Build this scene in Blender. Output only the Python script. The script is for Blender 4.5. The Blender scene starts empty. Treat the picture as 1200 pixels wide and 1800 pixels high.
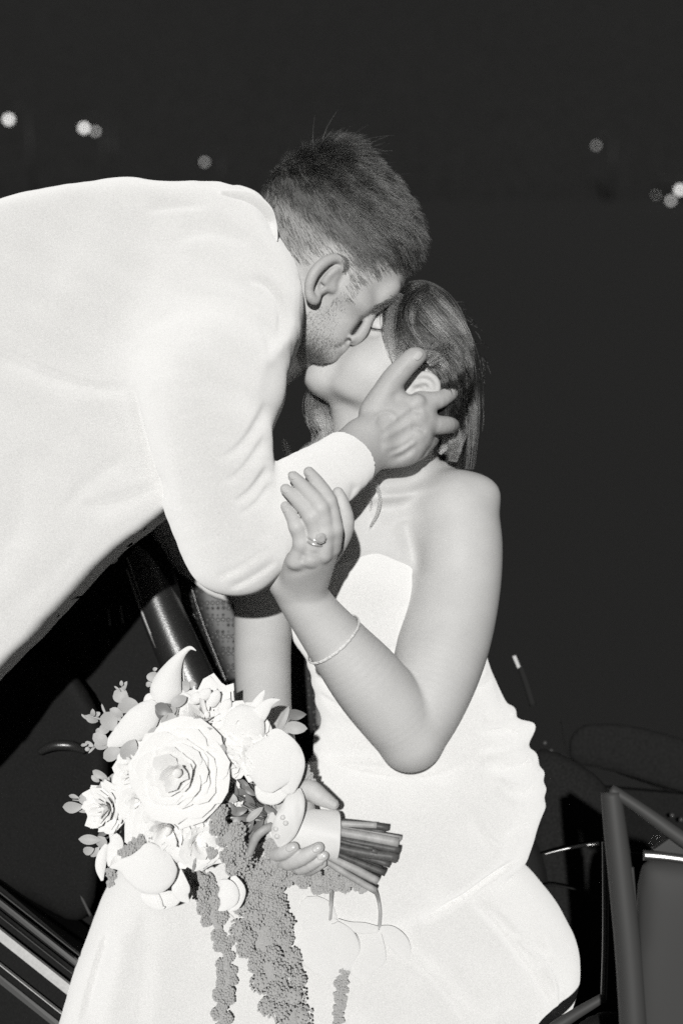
import bpy, math, random, time
import numpy as np
from mathutils import Matrix, Vector, Quaternion
T0 = time.time()
rng = np.random.default_rng(7)
random.seed(7)

# ------------------------------------------------------------------ camera, sky, flash, exposure
SC = bpy.context.scene
COL = SC.collection
F = 2400.0                      # focal length in photo pixels (1800 px tall picture)
D0 = 1.55                       # metres from the camera to the couple
S = D0 / F                      # metres per model unit
PITCH = math.radians(15)
CAM = np.array([0.0, 0.0, 1.55])
AX = np.array([1.0, 0, 0])
AF = np.array([0, math.cos(PITCH), -math.sin(PITCH)])      # view direction
AU = np.array([0, math.sin(PITCH), math.cos(PITCH)])       # picture up

cd = bpy.data.cameras.new('camera')
cam = bpy.data.objects.new('camera', cd)
COL.objects.link(cam)
cam.location = CAM
cam.rotation_euler = (math.radians(90) - PITCH, 0, 0)
cd.sensor_fit = 'VERTICAL'
cd.sensor_height = 36.0
cd.sensor_width = 24.0
cd.lens = F / 1800 * 36
cd.clip_start = 0.05
cd.clip_end = 500
cd.dof.use_dof = True
cd.dof.focus_distance = 1.41
cd.dof.aperture_fstop = 3.4
SC.camera = cam

LDIR = np.array([-0.055, 0.215, 0.97])
LDIR /= np.linalg.norm(LDIR)
lw = AX * LDIR[0] + AU * LDIR[1] - AF * LDIR[2]             # towards the flash, world
SUN_EL = math.asin(lw[2])
SUN_AZ = math.atan2(lw[0], lw[1])
sd = bpy.data.lights.new('flash_sun', 'SUN')
sd.energy = 3.7
sd.angle = math.radians(1.0)
sd.color = (1.0, 0.994, 0.972)
sun = bpy.data.objects.new('flash_sun', sd)
COL.objects.link(sun)
sun.rotation_euler = Vector(lw).to_track_quat('Z', 'Y').to_euler()
sun.location = (0, 0, 4)

world = bpy.data.worlds.new('World')
SC.world = world
world.use_nodes = True
wn, wl = world.node_tree.nodes, world.node_tree.links
wn.clear()
sky = wn.new('ShaderNodeTexSky')
sky.sky_type = 'NISHITA'
sky.sun_disc = False
sky.sun_elevation = SUN_EL
sky.sun_rotation = SUN_AZ
bw = wn.new('ShaderNodeRGBToBW')
mul = wn.new('ShaderNodeMath'); mul.operation = 'MULTIPLY_ADD'
mul.inputs[1].default_value = 0.0003
mul.inputs[2].default_value = 0.038
bg = wn.new('ShaderNodeBackground')
bg.inputs['Strength'].default_value = 1.0
wo = wn.new('ShaderNodeOutputWorld')
wl.new(sky.outputs[0], bw.inputs[0]); wl.new(bw.outputs[0], mul.inputs[0])
wl.new(mul.outputs[0], bg.inputs['Color']); wl.new(bg.outputs[0], wo.inputs[0])

SC.view_settings.view_transform = 'Standard'
SC.view_settings.look = 'None'
SC.view_settings.exposure = 0.0
SC.view_settings.gamma = 1.0
SC.view_settings.use_curve_mapping = False
SC.render.engine = 'CYCLES'
SC.cycles.max_bounces = 6
SC.cycles.use_denoising = False
SC.cycles.caustics_reflective = False
SC.cycles.caustics_refractive = False
SC.cycles.diffuse_bounces = 5
SC.cycles.transparent_max_bounces = 8

# ------------------------------------------------------------------ units: photo pixels at D0, third axis towards the viewer
def Q(px, py, w=0.0):
    k = 1 - w / F
    return np.array([(px - 600) * k, (py - 900) * k, w], dtype=float)
def QL(pts):
    return [Q(*p) for p in pts]
def W(P):
    P = np.asarray(P, dtype=float)
    d = D0 - P[..., 2:3] * S
    return CAM + P[..., 0:1] * S * AX - P[..., 1:2] * S * AU + d * AF
RW = np.stack([AX, -AU, -AF], axis=1)     # model axes -> world

# ------------------------------------------------------------------ materials
MATS = {}
def mat(name, base, rough=0.6, drough=0.0, spec=0.3, var=0.0, vscale=900, bump=0.0, bscale=900, metallic=0.0,
        sheen=0.0, coat=0.0, sss=0.0, emit=None, trans=0.0, var2=0.0, v2scale=40, bump2=0.0, b2scale=60, tint=1.0):
    if name in MATS: return MATS[name]
    m = bpy.data.materials.new(name); m.use_nodes = True
    n, l = m.node_tree.nodes, m.node_tree.links
    b = n['Principled BSDF']
    def s(k, v):
        if k in b.inputs: b.inputs[k].default_value = v
    col = (base, base * (0.995 if tint else 1), base * (0.985 if tint else 1), 1)
    s('Base Color', col); s('Roughness', rough); s('Diffuse Roughness', drough); s('Specular IOR Level', spec)
    s('Metallic', metallic); s('Sheen Weight', sheen); s('Coat Weight', coat)
    s('Subsurface Weight', sss); s('Subsurface Scale', 0.004); s('Subsurface Radius', (1, 1, 1)); s('Transmission Weight', trans)
    if emit is not None:
        s('Emission Color', (1, 0.99, 0.97, 1)); s('Emission Strength', emit)
    tc = n.new('ShaderNodeTexCoord')
    last = None
    if var > 0 or var2 > 0:
        ns = n.new('ShaderNodeTexNoise'); ns.inputs['Scale'].default_value = vscale; ns.inputs['Detail'].default_value = 2
        l.new(tc.outputs['Object'], ns.inputs['Vector'])
        mr = n.new('ShaderNodeMapRange')
        mr.inputs['From Min'].default_value = 0.25; mr.inputs['From Max'].default_value = 0.75
        mr.inputs['To Min'].default_value = 1 - var; mr.inputs['To Max'].default_value = 1 + var
        l.new(ns.outputs['Fac'], mr.inputs['Value'])
        n2 = n.new('ShaderNodeTexNoise'); n2.inputs['Scale'].default_value = v2scale; n2.inputs['Detail'].default_value = 3
        l.new(tc.outputs['Object'], n2.inputs['Vector'])
        m2 = n.new('ShaderNodeMapRange')
        m2.inputs['From Min'].default_value = 0.3; m2.inputs['From Max'].default_value = 0.7
        m2.inputs['To Min'].default_value = 1 - var2; m2.inputs['To Max'].default_value = 1 + var2
        l.new(n2.outputs['Fac'], m2.inputs['Value'])
        mm = n.new('ShaderNodeMath'); mm.operation = 'MULTIPLY'
        l.new(mr.outputs[0], mm.inputs[0]); l.new(m2.outputs[0], mm.inputs[1])
        mx = n.new('ShaderNodeVectorMath'); mx.operation = 'SCALE'
        mx.inputs[0].default_value = col[:3]
        l.new(mm.outputs[0], mx.inputs['Scale']); l.new(mx.outputs[0], b.inputs['Base Color'])
    if bump > 0 or bump2 > 0:
        prev = None
        for (st, sc_) in ((bump, bscale), (bump2, b2scale)):
            if st <= 0: continue
            nb = n.new('ShaderNodeTexNoise'); nb.inputs['Scale'].default_value = sc_; nb.inputs['Detail'].default_value = 3
            l.new(tc.outputs['Object'], nb.inputs['Vector'])
            bp = n.new('ShaderNodeBump'); bp.inputs['Strength'].default_value = min(st, 1); bp.inputs['Distance'].default_value = 0.6 / sc_
            l.new(nb.outputs['Fac'], bp.inputs['Height'])
            if prev: l.new(prev.outputs[0], bp.inputs['Normal'])
            prev = bp
        l.new(prev.outputs[0], b.inputs['Normal'])
    MATS[name] = m
    return m

# ------------------------------------------------------------------ object helpers
def children_of(o): return [c for c in bpy.data.objects if c.parent is o]
ORIG = {}
def org(o):
    return ORIG.get(o.name, np.zeros(3))
def put(o, parent=None, origin=None):
    COL.objects.link(o)
    if parent is not None:
        o.parent = parent
        po = org(parent)
        org_ = po if origin is None else np.asarray(origin, float)
        o.location = org_ - po
        ORIG[o.name] = org_
    else:
        org_ = np.zeros(3) if origin is None else np.asarray(origin, float)
        o.location = org_
        ORIG[o.name] = org_
    return o
def tag(o, label=None, cat=None, group=None, kind=None):
    if label: o['label'] = label
    if cat: o['category'] = cat
    if group: o['group'] = group
    if kind: o['kind'] = kind
    return o
def empty(name, p, parent=None):
    o = bpy.data.objects.new(name, None)
    o.empty_display_size = 0.05
    return put(o, parent, W(np.asarray(p, float)))
def mesh_obj(name, verts, faces, m, parent=None, smooth=True, world=False, origin=None, uvs=None):
    """verts in model units (or world metres); faces array (n,3|4) or list"""
    V = np.asarray(verts, float)
    if not world: V = W(V)
    if origin is None:
        origin = org(parent) if parent is not None else np.array([V[:, 0].mean(), V[:, 1].mean(), V[:, 2].min()])
    me = bpy.data.meshes.new(name)
    Vl = (V - origin).astype(np.float32)
    if isinstance(faces, np.ndarray):
        n, k = faces.shape
        me.vertices.add(len(Vl)); me.vertices.foreach_set('co', Vl.ravel())
        me.loops.add(n * k); me.loops.foreach_set('vertex_index', faces.astype(np.int32).ravel())
        me.polygons.add(n)
        me.polygons.foreach_set('loop_start', np.arange(0, n * k, k, dtype=np.int32))
        me.update(calc_edges=True)
    else:
        me.from_pydata(Vl.tolist(), [], [list(map(int, f)) for f in faces])
    me.validate()
    if smooth: me.polygons.foreach_set('use_smooth', np.ones(len(me.polygons), dtype=bool))
    me.materials.append(m)
    o = bpy.data.objects.new(name, me)
    return put(o, parent, origin)

# ------------------------------------------------------------------ implicit solids
class Prim:
    def __init__(s, fn, c, r, box=None):
        s.fn, s.c, s.r = fn, np.asarray(c, float), float(r)
        s.box = box if box is not None else (s.c - r, s.c + r)
    def dist(s, C):
        return np.sqrt((np.maximum(np.maximum(s.box[0] - C, C - s.box[1]), 0) ** 2).sum(1))
def cone(a, b, ra, rb, flat=None):
    a, b = np.asarray(a, float), np.asarray(b, float)
    ba = b - a; L2 = max(ba @ ba, 1e-6)
    def fn(P):
        q = P - a
        if flat is not None:
            n_, s_ = flat
            q = q + np.outer(q @ n_, n_) * (s_ - 1)
        h = np.clip(q @ ba / L2, 0, 1)
        q = q - h[:, None] * ba
        return np.sqrt((q * q).sum(1)) - (ra + (rb - ra) * h)
    return Prim(fn, (a + b) / 2, math.sqrt(L2) / 2 + max(ra, rb), (np.minimum(a - ra, b - rb), np.maximum(a + ra, b + rb)))
def ell(c, r, rot=None):
    c = np.asarray(c, float); r = np.asarray(r, float) * np.ones(3)
    def fn(P):
        q = P - c
        if rot is not None: q = q @ rot
        k0 = np.sqrt(((q / r) ** 2).sum(1)); k1 = np.sqrt(((q / r ** 2) ** 2).sum(1)) + 1e-9
        return k0 * (k0 - 1) / k1
    return Prim(fn, c, r.max())
def rotz(deg):
    a = math.radians(deg); c, s = math.cos(a), math.sin(a)
    return np.array([[c, -s, 0], [s, c, 0], [0, 0, 1]])
def seg_d2(P2, pts):
    """distance of 2-D points to a polyline and the parameter 0..1 along it"""
    best = np.full(len(P2), 1e9); tt = np.zeros(len(P2)); side = np.zeros(len(P2))
    n = len(pts) - 1
    for i in range(n):
        a, b = pts[i], pts[i + 1]; ba = b - a; L2 = ba @ ba + 1e-9
        q = P2 - a
        h = np.clip(q @ ba / L2, 0, 1)
        e = q - h[:, None] * ba
        d = np.sqrt((e * e).sum(1))
        sg = np.sign(q[:, 0] * ba[1] - q[:, 1] * ba[0])
        m_ = d < best
        best[m_] = d[m_]; tt[m_] = (i + h[m_]) / n; side[m_] = sg[m_]
    return best, tt, side
def catmull(pts, n=6, closed=True):
    pts = np.asarray(pts, float); out = []
    N = len(pts)
    rngi = range(N) if closed else range(N - 1)
    for i in rngi:
        if closed: p0, p1, p2, p3 = pts[i - 1], pts[i], pts[(i + 1) % N], pts[(i + 2) % N]
        else: p0, p1, p2, p3 = pts[max(i - 1, 0)], pts[i], pts[i + 1], pts[min(i + 2, N - 1)]
        for t in np.linspace(0, 1, n, endpoint=False):
            out.append(0.5 * (2 * p1 + (p2 - p0) * t + (2 * p0 - 5 * p1 + 4 * p2 - p3) * t * t + (3 * p1 - p0 - 3 * p2 + p3) * t ** 3))
    if not closed: out.append(pts[-1])
    return np.array(out)
def inside_poly(X, Y, poly):
    r = np.zeros(X.shape, bool)
    x0, y0 = poly[-1]
    for x1, y1 in poly:
        if y1 != y0:
            c = ((y1 > Y) != (y0 > Y)) & (X < (x0 - x1) * (Y - y1) / (y0 - y1) + x1)
            r ^= c
        x0, y0 = x1, y1
    return r
def inflate(poly, w0=0.0, gain=3.0, cap=200.0, tilt=(0, 0), wc=None, sp=4.0, smooth_n=5, gain_b=None, cap_b=None):
    """a rounded solid whose rim is the closed outline poly (photo px), thickness from a Poisson solve"""
    wc = w0 if wc is None else wc
    k = 1 - wc / F
    pl = catmull(poly, smooth_n)
    pc = (pl - np.array([600, 900]))
    cen = pc.mean(0) * k
    pl = pc * (1 - (wc + (pc - pc.mean(0)) @ np.array(tilt, float))[:, None] / F)
    lo = pl.min(0) - 10 * sp; hi = pl.max(0) + 10 * sp
    nx, ny = int((hi[0] - lo[0]) / sp) + 1, int((hi[1] - lo[1]) / sp) + 1
    xs, ys = lo[0] + sp * np.arange(nx), lo[1] + sp * np.arange(ny)
    def solve(step, init):
        X, Y = np.meshgrid(xs[::step], ys[::step], indexing='ij')
        m = inside_poly(X, Y, pl)
        m[0] = m[-1] = False; m[:, 0] = m[:, -1] = False
        p = np.zeros(X.shape) if init is None else init * m
        I, J = np.indices(X.shape); red = ((I + J) % 2 == 0) & m; blk = ((I + J) % 2 == 1) & m
        h2 = (sp * step) ** 2
        for it in range(90 if step > 1 else 50):
            for mk in (red, blk):
                nb = np.zeros_like(p)
                nb[1:-1, 1:-1] = (p[2:, 1:-1] + p[:-2, 1:-1] + p[1:-1, 2:] + p[1:-1, :-2] + h2) / 4
                p[mk] += 1.7 * (nb[mk] - p[mk])
            if it > 30 and it % 10 == 0: pass
        return p, m
    def up(p, shape):
        i = np.arange(shape[0]) / 2; j = np.arange(shape[1]) / 2
        i0 = np.minimum(i.astype(int), p.shape[0] - 1); i1 = np.minimum(i0 + 1, p.shape[0] - 1); fi = (i - i0)[:, None]
        j0 = np.minimum(j.astype(int), p.shape[1] - 1); j1 = np.minimum(j0 + 1, p.shape[1] - 1); fj = (j - j0)[None]
        return (p[i0][:, j0] * (1 - fi) * (1 - fj) + p[i1][:, j0] * fi * (1 - fj) + p[i0][:, j1] * (1 - fi) * fj + p[i1][:, j1] * fi * fj)
    p = None
    for step in (8, 4, 2, 1):
        shp = (len(xs[::step]), len(ys[::step]))
        p, m = solve(step, None if p is None else up(p, shp))
    X, Y = np.meshgrid(xs, ys, indexing='ij')
    band = ~m
    d = np.zeros(X.shape)
    d[band], _, _ = seg_d2(np.stack([X[band], Y[band]], 1), np.vstack([pl, pl[:1]]))
    slope = math.sqrt(max(m.sum(), 1) * sp * sp / math.pi) / 2
    p = np.where(m, p, -d * slope * 0.5)
    for _ in range(2):
        q = p.copy()
        q[1:-1, 1:-1] = (4 * p[1:-1, 1:-1] + 2 * (p[2:, 1:-1] + p[:-2, 1:-1] + p[1:-1, 2:] + p[1:-1, :-2]) + p[2:, 2:] + p[:-2, :-2] + p[2:, :-2] + p[:-2, 2:]) / 16
        p = q
    g = np.where(p > 0, cap ** 2 * (1 - np.exp(-gain * np.maximum(p, 0) / cap ** 2)), gain * p)
    gu, gv = np.gradient(g, sp)
    stack = np.stack([g, gu, gv], -1)
    hm = math.sqrt(max(g.max(), 1))
    two = gain_b is not None
    if two:                                     # a different, slower swelling on the far side
        g2 = np.where(p > 0, cap_b ** 2 * (1 - np.exp(-gain_b * np.maximum(p, 0) / cap_b ** 2)), gain_b * p)
        g2u, g2v = np.gradient(g2, sp)
        stack = np.concatenate([stack, np.stack([g2, g2u, g2v], -1)], -1)
        hm = max(hm, math.sqrt(max(g2.max(), 1)))
    def fn(P):
        fx = np.clip((P[:, 0] - lo[0]) / sp, 0, nx - 1.001); fy = np.clip((P[:, 1] - lo[1]) / sp, 0, ny - 1.001)
        ex = np.hypot(P[:, 0] - (lo[0] + fx * sp), P[:, 1] - (lo[1] + fy * sp))
        i, j = fx.astype(int), fy.astype(int); a, b = (fx - i)[:, None], (fy - j)[:, None]
        s_ = stack[i, j] * (1 - a) * (1 - b) + stack[i + 1, j] * a * (1 - b) + stack[i, j + 1] * (1 - a) * b + stack[i + 1, j + 1] * a * b
        wz = P[:, 2] - (w0 + tilt[0] * (P[:, 0] - cen[0]) + tilt[1] * (P[:, 1] - cen[1]))
        if two: s_ = np.where((wz < 0)[:, None], s_[:, 3:6], s_[:, 0:3])
        Fv = wz * wz - s_[:, 0]
        gr = np.sqrt(s_[:, 1] ** 2 + s_[:, 2] ** 2 + 4 * wz * wz)
        return Fv / np.maximum(gr, 12.0) + ex
    c = np.array([*((lo + hi) / 2), w0]); ext = (hi - lo) / 2
    hz = hm + abs(tilt[0]) * ext[0] + abs(tilt[1]) * ext[1]
    inner = ext - 9 * sp
    return Prim(fn, c, math.sqrt(ext[0] ** 2 + ext[1] ** 2 + hz ** 2), (c - [inner[0], inner[1], hz], c + [inner[0], inner[1], hz]))

class Field:
    def __init__(s): s.ops = []
    def add(s, p, k=6.0): s.ops.append(('u', p, k)); return s
    def cut(s, p, k=4.0): s.ops.append(('s', p, k)); return s
    def chain(s, pts, k=6.0, flat=None, n=3):
        """pts: (px,py,w,r); one smooth tapering limb, joined to the rest over k"""
        p = catmull(np.array(pts, float), n, closed=False) if len(pts) > 2 else np.array(pts, float)
        cs = [cone(Q(*a[:3]), Q(*b[:3]), a[3], b[3], flat) for a, b in zip(p[:-1], p[1:])]
        lo_ = np.min([c.box[0] for c in cs], 0); hi_ = np.max([c.box[1] for c in cs], 0)
        cen = (lo_ + hi_) / 2; rad = max(np.linalg.norm(c.c - cen) + c.r for c in cs)
        A = np.array([Q(*a[:3]) for a in p]); R = p[:, 3]
        ab = A[1:] - A[:-1]; L2 = (ab * ab).sum(1) + 1e-6
        def fn(P):
            d = np.full(len(P), 1e9)
            for i in range(len(ab)):
                q = P - A[i]
                if flat is not None: q = q + np.outer(q @ flat[0], flat[0]) * (flat[1] - 1)
                h = np.clip(q @ ab[i] / L2[i], 0, 1)
                q = q - h[:, None] * ab[i]
                d = np.minimum(d, np.sqrt((q * q).sum(1)) - (R[i] + (R[i + 1] - R[i]) * h))
            return d
        return s.add(Prim(fn, cen, rad, (lo_, hi_)), k)
    def fold(s, pts, width, amp, w=0.0, wmin=-1e9, asym=0.0, taper=True, bias=0.0):
        """raise (amp>0) or crease (amp<0) the near surface along a photo-px polyline lying at depth w"""
        pl = np.array([Q(p[0], p[1], w)[:2] for p in pts])
        pl = catmull(pl, 5, closed=False)
        pad = width * (1 + abs(asym)) * 2.4
        l0 = pl.min(0) - pad; h0 = pl.max(0) + pad; st = max(width / 3, 1.2)
        nx, ny = int((h0[0] - l0[0]) / st) + 2, int((h0[1] - l0[1]) / st) + 2
        X, Y = np.meshgrid(l0[0] + st * np.arange(nx), l0[1] + st * np.arange(ny), indexing='ij')
        d, t, sd_ = seg_d2(np.stack([X.ravel(), Y.ravel()], 1), pl)
        ww = np.where(sd_ > 0, width * (1 + asym), width * (1 - asym))
        a = np.maximum(np.exp(-(d / ww) ** 2) - .004, 0)
        if taper: a = a * np.clip(np.minimum(t + bias, 1 - t) * 4, 0, 1) ** 0.7
        A = (amp * a).reshape(nx, ny)
        A[0] = A[-1] = 0; A[:, 0] = A[:, -1] = 0
        def fn(P):
            fx = np.clip((P[:, 0] - l0[0]) / st, 0, nx - 1.001); fy = np.clip((P[:, 1] - l0[1]) / st, 0, ny - 1.001)
            i, j = fx.astype(int), fy.astype(int); u, v = fx - i, fy - j
            r = A[i, j] * (1 - u) * (1 - v) + A[i + 1, j] * u * (1 - v) + A[i, j + 1] * (1 - u) * v + A[i + 1, j + 1] * u * v
            return r * np.clip((P[:, 2] - wmin) / 20, 0, 1)
        c = np.array([*(l0 + h0) / 2, 0.0])
        s.ops.append(('d', Prim(fn, c, 1e4, (np.array([*l0, wmin]), np.array([*h0, 1e5]))), 0)); return s
    def disp(s, fn, c, r):
        s.ops.append(('d', Prim(fn, c, r), 0)); return s
    def ev(s, P):
        d = np.full(len(P), 1e3)
        for op, p, k in s.ops: d = s._ap(op, p, k, P, d)
        return d
    @staticmethod
    def _ap(op, p, k, P, d):
        if op == 'd': return d - p.fn(P)
        e = p.fn(P)
        if op == 's': e = -e; h = np.maximum(k - np.abs(d - e), 0) / k; return np.maximum(d, e) + h * h * k * 0.25
        h = np.maximum(k - np.abs(d - e), 0) / k
        return np.minimum(d, e) - h * h * k * 0.25
    def ev_blocks(s, C, rad, pts):
        """C (B,3) block centres, pts (B,n,3)"""
        B, n = pts.shape[:2]
        d = np.full((B, n), 1e3)
        for op, p, k in s.ops:
            m = p.dist(C) < rad + k + (0 if op == 'd' else 12)
            if not m.any(): continue
            r = s._ap(op, p, k, pts[m].reshape(-1, 3), d[m].reshape(-1))
            d[m] = r.reshape(-1, n)
        return d
    def front(s, px, py, w_hi=600, w_lo=-400, step=3.0):
        ws = np.arange(w_hi, w_lo, -step)
        kk = 1 - ws / F
        P = np.stack([(px - 600) * kk, (py - 900) * kk, ws], 1)
        d = s.ev(P)
        i = np.argmax(d < 0)
        if d[i] >= 0: return None
        if i == 0: return ws[0]
        t = d[i - 1] / (d[i - 1] - d[i] + 1e-9)
        return ws[i - 1] - step * t
    def grad(s, P, e=1.0):
        P = np.asarray(P, float); g = np.zeros_like(P)
        for a in range(3):
            q = np.zeros(3); q[a] = e
            g[:, a] = s.ev(P + q) - s.ev(P - q)
        return g / (np.linalg.norm(g, axis=1, keepdims=True) + 1e-9)

def mesh_field(f, lo, hi, h):
    lo, hi = np.asarray(lo, float), np.asarray(hi, float)
    NB = 8
    nb = np.ceil((hi - lo) / (NB * h)).astype(int)
    bi = np.stack(np.meshgrid(*[np.arange(n) for n in nb], indexing='ij'), -1).reshape(-1, 3)
    C = lo + (bi + 0.5) * NB * h
    rad = NB * h * 0.87
    act = []
    for i in range(0, len(C), 20000):
        dd = f.ev_blocks(C[i:i + 20000], 2 * rad, C[i:i + 20000][:, None, :])[:, 0]
        act.append(np.abs(dd) < rad * 1.7 + 4)
    bi = bi[np.concatenate(act)]
    N = nb * NB + 2
    l9 = np.stack(np.meshgrid(*[np.arange(9)] * 3, indexing='ij'), -1).reshape(-1, 3)
    off = np.array([[x, y, z] for x in (0, 1) for y in (0, 1) for z in (0, 1)])
    edges = [(0, 4), (1, 5), (2, 6), (3, 7), (0, 2), (1, 3), (4, 6), (5, 7), (0, 1), (2, 3), (4, 5), (6, 7)]
    VP, VID, EDG = [], [], [[], [], []]
    for i in range(0, len(bi), 400):
        b = bi[i:i + 400]
        pts = lo + (b[:, None, :] * NB + l9[None]) * h
        v = f.ev_blocks(lo + (b + 0.5) * NB * h, rad, pts).reshape(-1, 9, 9, 9)
        neg = v < 0
        cs = np.stack([neg[:, o[0]:o[0] + 8, o[1]:o[1] + 8, o[2]:o[2] + 8] for o in off], -1)
        n_ = cs.sum(-1)
        ib, ix, iy, iz = np.nonzero((n_ > 0) & (n_ < 8))
        if len(ib) == 0: continue
        cv = np.stack([v[ib, ix + o[0], iy + o[1], iz + o[2]] for o in off], -1)
        acc = np.zeros((len(ib), 3)); cnt = np.zeros(len(ib))
        for a, c in edges:
            va, vc = cv[:, a], cv[:, c]
            m = (va < 0) != (vc < 0)
            t = np.where(m, va / np.where(m, va - vc, 1), 0)
            p = off[a] + t[:, None] * (off[c] - off[a])
            acc += p * m[:, None]; cnt += m
        cell = b[ib] * NB + np.stack([ix, iy, iz], 1)
        VP.append(lo + (cell + acc / cnt[:, None]) * h)
        VID.append((cell[:, 0] * N[1] + cell[:, 1]) * N[2] + cell[:, 2])
        for ax in range(3):
            o = np.eye(3, dtype=int)[ax]
            n0 = neg[:, :8, :8, :8]; n1 = neg[:, o[0]:o[0] + 8, o[1]:o[1] + 8, o[2]:o[2] + 8]
            jb, jx, jy, jz = np.nonzero(n0 != n1)
            cc = b[jb] * NB + np.stack([jx, jy, jz], 1)
            EDG[ax].append(np.concatenate([cc, n0[jb, jx, jy, jz][:, None]], 1))
    VP = np.concatenate(VP); VID = np.concatenate(VID)
    o = np.argsort(VID); VID = VID[o]; VP = VP[o]
    FC = []
    for ax in range(3):
        E = np.concatenate(EDG[ax]); c, ins = E[:, :3], E[:, 3].astype(bool)
        u, w_ = [(1, 2), (2, 0), (0, 1)][ax]
        eu, ew = np.eye(3, dtype=int)[u], np.eye(3, dtype=int)[w_]
        quad = []
        ok = np.ones(len(c), bool)
        for q in (c - eu - ew, c - ew, c, c - eu):
            ids = (q[:, 0] * N[1] + q[:, 1]) * N[2] + q[:, 2]
            k = np.clip(np.searchsorted(VID, ids), 0, len(VID) - 1)
            ok &= VID[k] == ids
            quad.append(k)
        quad = np.stack(quad, 1)
        quad[ins] = quad[ins][:, ::-1]
        FC.append(quad[ok])
    FC = np.concatenate(FC)
    # model axes (right, down, near) form a left-handed set once mapped to world: flip
    return VP, FC
def relax(V, Fq, it=2, lam=0.5):
    for _ in range(it):
        acc = np.zeros_like(V); cnt = np.zeros(len(V))
        for a in range(4):
            b = (a + 1) % 4
            np.add.at(acc, Fq[:, a], V[Fq[:, b]]); np.add.at(cnt, Fq[:, a], 1)
            np.add.at(acc, Fq[:, b], V[Fq[:, a]]); np.add.at(cnt, Fq[:, b], 1)
        V = V + lam * (acc / np.maximum(cnt, 1)[:, None] - V)
    return V
def solid(name, f, lo, hi, h, m, parent=None, it=2):
    V, Fq = mesh_field(f, lo, hi, h)
    if it: V = relax(V, Fq, it)
    o = mesh_obj(name, V, Fq, m, parent)
    print('%-14s verts %d  t=%.1f' % (name, len(V), time.time() - T0))
    return o, V, Fq

def multi(name, parts, m, parent=None, it=2):
    """one mesh from several passes (field, lo, hi, voxel, inset): fine where it shows, coarse inside clothing"""
    Vs, Fs, n = [], [], 0
    for f, lo, hi, h, inset in parts:
        if inset:
            g = Field(); g.ops = f.ops + [('d', Prim(lambda P: np.full(len(P), -float(inset)), (0, 0, 0), 1e5), 0)]; f = g
        V, Fq = mesh_field(f, lo, hi, h)
        V = relax(V, Fq, it)
        Vs.append(V); Fs.append(Fq + n); n += len(V)
    V = np.vstack(Vs); Fq = np.vstack(Fs)
    o = mesh_obj(name, V, Fq, m, parent)
    print('%-14s verts %d  t=%.1f' % (name, len(V), time.time() - T0))
    return o, Vs[0], Fs[0]
def poly2d(poly, w=0.0, n=5, sp=3.0, pad=60):
    """signed 2-D distance (negative inside) to an outline, as a function of model points"""
    pl = (catmull(poly, n) - np.array([600, 900])) * (1 - w / F)
    lo = pl.min(0) - pad; hi = pl.max(0) + pad
    nx, ny = int((hi[0] - lo[0]) / sp) + 1, int((hi[1] - lo[1]) / sp) + 1
    X, Y = np.meshgrid(lo[0] + sp * np.arange(nx), lo[1] + sp * np.arange(ny), indexing='ij')
    d, _, _ = seg_d2(np.stack([X.ravel(), Y.ravel()], 1), np.vstack([pl, pl[:1]]))
    d = d.reshape(X.shape); d = np.where(inside_poly(X, Y, pl), -d, d)
    def fn(P):
        fx = np.clip((P[:, 0] - lo[0]) / sp, 0, nx - 1.001); fy = np.clip((P[:, 1] - lo[1]) / sp, 0, ny - 1.001)
        i, j = fx.astype(int), fy.astype(int); a, b = fx - i, fy - j
        r = d[i, j] * (1 - a) * (1 - b) + d[i + 1, j] * a * (1 - b) + d[i, j + 1] * (1 - a) * b + d[i + 1, j + 1] * a * b
        return r + np.hypot(P[:, 0] - (lo[0] + fx * sp), P[:, 1] - (lo[1] + fy * sp))
    return fn
def pix(P):
    k = 1 - P[:, 2] / F
    return np.stack([600 + P[:, 0] / k, 900 + P[:, 1] / k], 1)
def hair(name, strands, r0, r1, m, parent):
    """strands: list of (n,3) arrays in model units"""
    hc = bpy.data.hair_curves.new(name)
    hc.add_curves([len(s_) for s_ in strands])
    P = W(np.vstack(strands)) - org(parent)
    hc.attributes['position'].data.foreach_set('vector', P.astype(np.float32).ravel())
    R = np.concatenate([(r0 + (r1 - r0) * np.linspace(0, 1, len(s_)) ** 1.5) for s_ in strands]) * S
    at = hc.attributes.get('radius') or hc.attributes.new('radius', 'FLOAT', 'POINT')
    at.data.foreach_set('value', R.astype(np.float32))
    hc.materials.append(m)
    o = bpy.data.objects.new(name, hc)
    return put(o, parent, org(parent))
def hairmat(name, c, rough=0.3, radial=0.5, var=0.35):
    m = bpy.data.materials.new(name); m.use_nodes = True
    n, l = m.node_tree.nodes, m.node_tree.links
    n.clear()
    h = n.new('ShaderNodeBsdfHairPrincipled'); h.model = 'CHIANG'; h.parametrization = 'COLOR'
    h.inputs['Color'].default_value = (c, c, c * .98, 1)
    h.inputs['Roughness'].default_value = rough; h.inputs['Radial Roughness'].default_value = radial
    h.inputs['Random Roughness'].default_value = 0.3
    ci = n.new('ShaderNodeHairInfo'); mr = n.new('ShaderNodeMapRange')
    mr.inputs['To Min'].default_value = 1 - var; mr.inputs['To Max'].default_value = 1 + var
    l.new(ci.outputs['Random'], mr.inputs['Value'])
    v = n.new('ShaderNodeVectorMath'); v.operation = 'SCALE'; v.inputs[0].default_value = (c, c, c * .98)
    l.new(mr.outputs[0], v.inputs['Scale']); l.new(v.outputs[0], h.inputs['Color'])
    o = n.new('ShaderNodeOutputMaterial'); l.new(h.outputs[0], o.inputs[0])
    return m
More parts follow.
